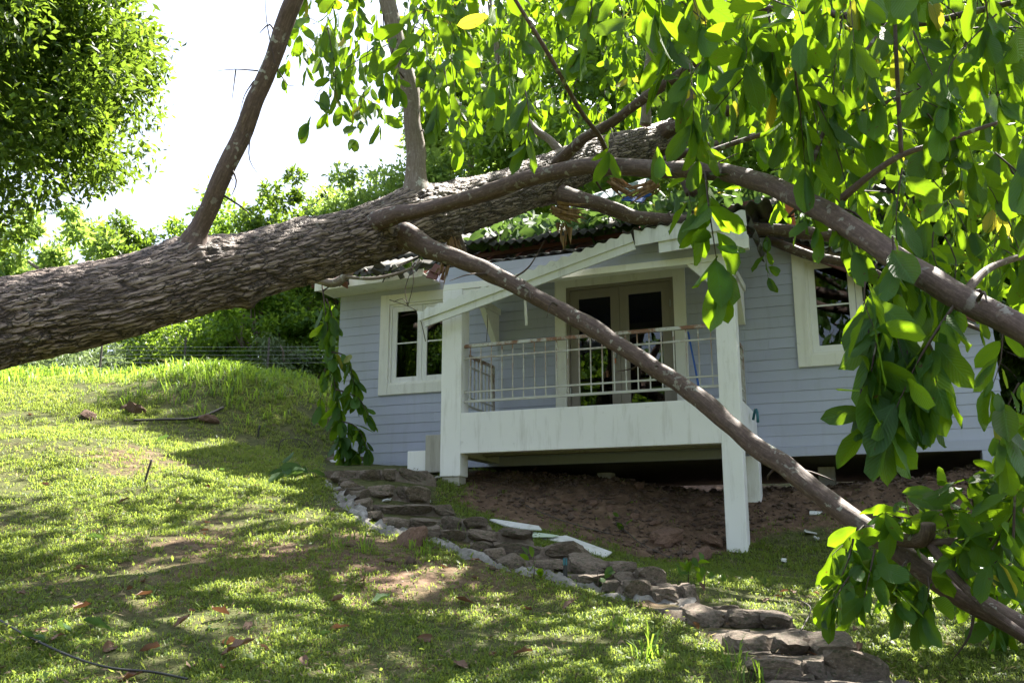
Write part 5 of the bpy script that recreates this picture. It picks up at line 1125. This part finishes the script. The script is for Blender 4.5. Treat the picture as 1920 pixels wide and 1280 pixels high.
def bg_tree(name, X, Y, height, crown_r, nclump, nper, size, mat, label, cat='tree', trunk_r=.14, crown_lo=.35, group=None, aspect=.45, lean=(0, 0), clump=.28, zbase=None, droop=.3, stems=1):
    zb = tz(X, Y) if zbase is None else zbase; e_ = empty(name, (X, Y, zb)); tag(e_, label, cat, group)
    hmid = height * (crown_lo + 1) / 2; hr = height * (1 - crown_lo) / 2
    top = np.array([lean[0], lean[1], hmid + hr * .4])
    for s_ in range(stems):
        o_ = rng.normal(0, .12, 2) if stems > 1 else np.zeros(2)
        tube('trunk', np.array([[o_[0] * .3, o_[1] * .3, -.3, trunk_r * 1.25], [o_[0] + lean[0] * .2 + rng.normal(0, .1), o_[1], height * .25, trunk_r], [o_[0] * 2 + lean[0] * .6 + rng.normal(0, .15), o_[1] * 2 + lean[1] * .6, height * .55, trunk_r * .7], [o_[0] * 3 + top[0], o_[1] * 3 + top[1], top[2], trunk_r * .25]]), MAT['branchgrey'], e_, 9, .3, .15, seed=int(rng.integers(99)))
    cs = []
    while len(cs) < nclump:
        d = rng.normal(0, 1, 3); d /= np.linalg.norm(d); r = rng.uniform(.35, 1.0) ** .6 * rng.uniform(.85, 1.06); q = d * r * np.array([crown_r, crown_r, hr]) + np.array([lean[0], lean[1], hmid])
        if d[2] < -.6 and rng.random() < .6: continue
        cs.append(q)
    cs = np.array(cs)
    for q in cs[:: max(1, nclump // 12)]:
        zst = max(height * .2, q[2] - crown_r * rng.uniform(.4, .8)); f_ = min(1, zst / top[2]); st = np.array([lean[0] * f_, lean[1] * f_, zst]); md = (st + q) / 2 + rng.normal(0, .1, 3)
        tube('limb', np.array([[*st, trunk_r * .4], [*md, trunk_r * .25], [*q, trunk_r * .07]]), MAT['branchgrey'], e_, 6, .3, .15, seed=3)
    V, N = leaf_cloud(cs, rng.uniform(.6, 1.3, nclump) * crown_r * clump, nper, size, aspect, droop)
    link('crown', raw_mesh('crown', V, np.arange(4 * N).reshape(-1, 4), False, None, {'rnd': np.repeat(np.clip(rng.normal(.5, .25, N), 0, 1), 4)}), MAT[mat], e_)
    return e_
bg_tree('leafy_tree', -8.6, 11.6, 9.8, 3.4, 340, 420, .135, 'near_leaf', 'dense leafy tree overhanging the upper left corner', trunk_r=.2, crown_lo=.24, clump=.18, aspect=.4)
G = 'trees beyond the lawn'
BG = [(-40, 30, 430, 3.0, 'tree_leaf', 'bright green tree at the far left behind the trunk'), (95, 27, 395, 2.2, 'far_leaf', 'pale feathery tree second from the left beyond the lawn'), (165, 33, 405, 2.6, 'far_leaf', 'light green tree left of the upright branch beyond the lawn'), (270, 30, 398, 2.4, 'near_leaf', 'darker round tree just left of the upright bough'), (410, 32, 365, 2.8, 'tree_leaf', 'spreading tree right of the upright bough beyond the lawn'), (560, 30, 300, 2.0, 'near_leaf', 'tall open crowned tree against the sky left of the vertical bough'), (660, 26, 335, 1.8, 'far_leaf', 'broad leaved young tree behind the trunk left of the vertical bough')]
for px, Y, ptop, r, mt, lb in BG:
    P = at(px, ptop, Y); bg_tree('woodland_tree', P[0], Y, P[2] - tz(P[0], Y), r, 55, 190, .22, mt, lb, group=G, crown_lo=.25, clump=.2, trunk_r=.16)
for px, Y, ptop, r, mt, lb in [(492, 24, 520, 1.7, 'tree_leaf', 'small forked tree with dark trunks just behind the lawn crest'), (600, 25, 470, 1.9, 'tree_leaf', 'leafy tree beside the left corner of the house'), (740, 28, 250, 2.6, 'far_leaf', 'green tree behind the house left of the vertical bough')]:
    P = at(px, ptop, Y); bg_tree('woodland_tree', P[0], Y, P[2] - tz(P[0], Y), r, 50, 150, .19, mt, lb, group=G, crown_lo=.3, clump=.26, trunk_r=.1, stems=2 if px == 492 else 1)
for k, (x, y, h, r, lb) in enumerate([(-1.2, 28, 14, 2.7, 'tall green tree behind the left half of the roof'), (1.8, 25, 15.5, 3.4, 'tall green tree behind the middle of the roof'), (5.5, 26, 15, 3.8, 'tall green tree behind the roof ridge to the right'), (9.5, 22, 12, 3.4, 'tall tree behind the right end of the house'), (13, 24, 14, 4, 'tall tree at the right edge behind the house'), (9.6, 15.2, 6.0, 2.3, 'bushy tree close beside the right end of the house')]):
    bg_tree('tall_tree', x, y, h, r, 150, 220, .25, 'tree_leaf' if k % 2 else 'far_leaf', lb, group='trees behind the house', crown_lo=.18, clump=.24, trunk_r=.2)
SH = [(-30, 22.5, 690, 1.6, 'pale_leaf', 'pale bamboo like shrub at the left edge under the trunk'), (110, 23, 670, 1.5, 'pale_leaf', 'pale drooping bamboo like shrub under the trunk'), (190, 23.5, 650, 1.3, 'pale_leaf', 'grey green shrub right of the bamboo like one'), (280, 25, 615, 1.7, 'near_leaf', 'dark shrub in the shade under the trunk'), (370, 25, 600, 1.8, 'near_leaf', 'dark green shrub in the middle under the trunk'), (440, 26, 590, 1.5, 'tree_leaf', 'green shrub left of the forked tree'), (525, 23.5, 625, 1.0, 'pale_leaf', 'pale green shrub right of the forked tree'), (590, 24, 600, 1.2, 'tree_leaf', 'shrub filling the gap left of the house corner'), (320, 30, 520, 2.6, 'near_leaf', 'dark thicket bush far behind the trunk on the left'), (480, 31, 500, 2.8, 'near_leaf', 'dark thicket bush far behind the forked tree'), (140, 31, 540, 2.8, 'tree_leaf', 'dark thicket bush far behind the bamboo like shrub')]
for px, Y, ptop, r, mt, lb in SH:
    P = at(px, ptop, Y); bg_tree('shrub', P[0], Y, max(1.2, P[2] - tz(P[0], Y)), r, 36, 130, .16 if mt != 'pale_leaf' else .2, mt, lb, 'shrub', .05, .05, 'shrubs along the crest of the lawn', aspect=.45 if mt != 'pale_leaf' else .22, clump=.3, droop=.3 if mt != 'pale_leaf' else .9, stems=3)
for x, y, h, r, lb in ((8.3, 11.6, 3.4, 1.3, 'dark bush against the right corner of the house'), (9.6, 12.6, 4.2, 1.7, 'dark tall bush at the right edge beyond the house corner'), (8.8, 9.2, 2.0, 1.1, 'low bush at the right edge in front of the house corner'), (7.9, 13.6, 4.2, 1.5, 'dark bush just behind the right corner of the house'), (9.0, 14.2, 5.0, 1.8, 'tall dark bush behind the right corner of the house'), (11.5, 11.0, 4.6, 2.0, 'large bush outside the right edge beside the house')):
    bg_tree('bush', x, y, h, r, 44, 190, .17, 'near_leaf', lb, 'bush', .05, .05, 'bushes right of the house', clump=.3, stems=3)
# a wire fence on the crest
P = at(420, 660, 21.5); fe = empty('wire_fence', (P[0], 21.5, tz(P[0], 21.5))); tag(fe, 'thin wire fence strung in front of the thicket beyond the lawn', 'fence')
Pa, Pb = at(190, 650, 21.5), at(660, 650, 21.5)
for k, y in enumerate((649, 656, 664, 671, 679)):
    z = at(420, y, 21.5)[2] - fe.location.z; n = 9
    tube('wire', np.array([[x - P[0], 0, z - .02 * math.sin(math.pi * i_ / (n - 1)), .0028] for i_, x in enumerate(np.linspace(Pa[0], Pb[0], n))]), MAT['metal'], fe, 4, .5)
for x in np.linspace(Pa[0], Pb[0], 4): MB().box(x - P[0] - .02, x - P[0] + .02, .01, .05, -.5, 1.2).build('fence_post', MAT['stick'], fe, .005)

# trees behind the viewer: out of the frame, mirrored in the window and door glass
for k, (x, y, h, r, lb) in enumerate([(-10, -9, 11, 3.8, 'large tree standing behind the viewer to the left'), (-15, -5, 12, 4.2, 'large tree standing well behind the viewer to the far left'), (-19, -11, 13, 4.6, 'tallest tree standing behind the viewer'), (-21, -1, 11, 4.0, 'large tree standing far to the left of the viewer'), (1, -14, 10, 4.2, 'large tree standing straight behind the viewer')]):
    bg_tree('garden_tree', x, y, h, r, 100, 130, .40, 'tree_leaf', lb, group='trees around the viewer', crown_lo=.12, clump=.26, trunk_r=.22)
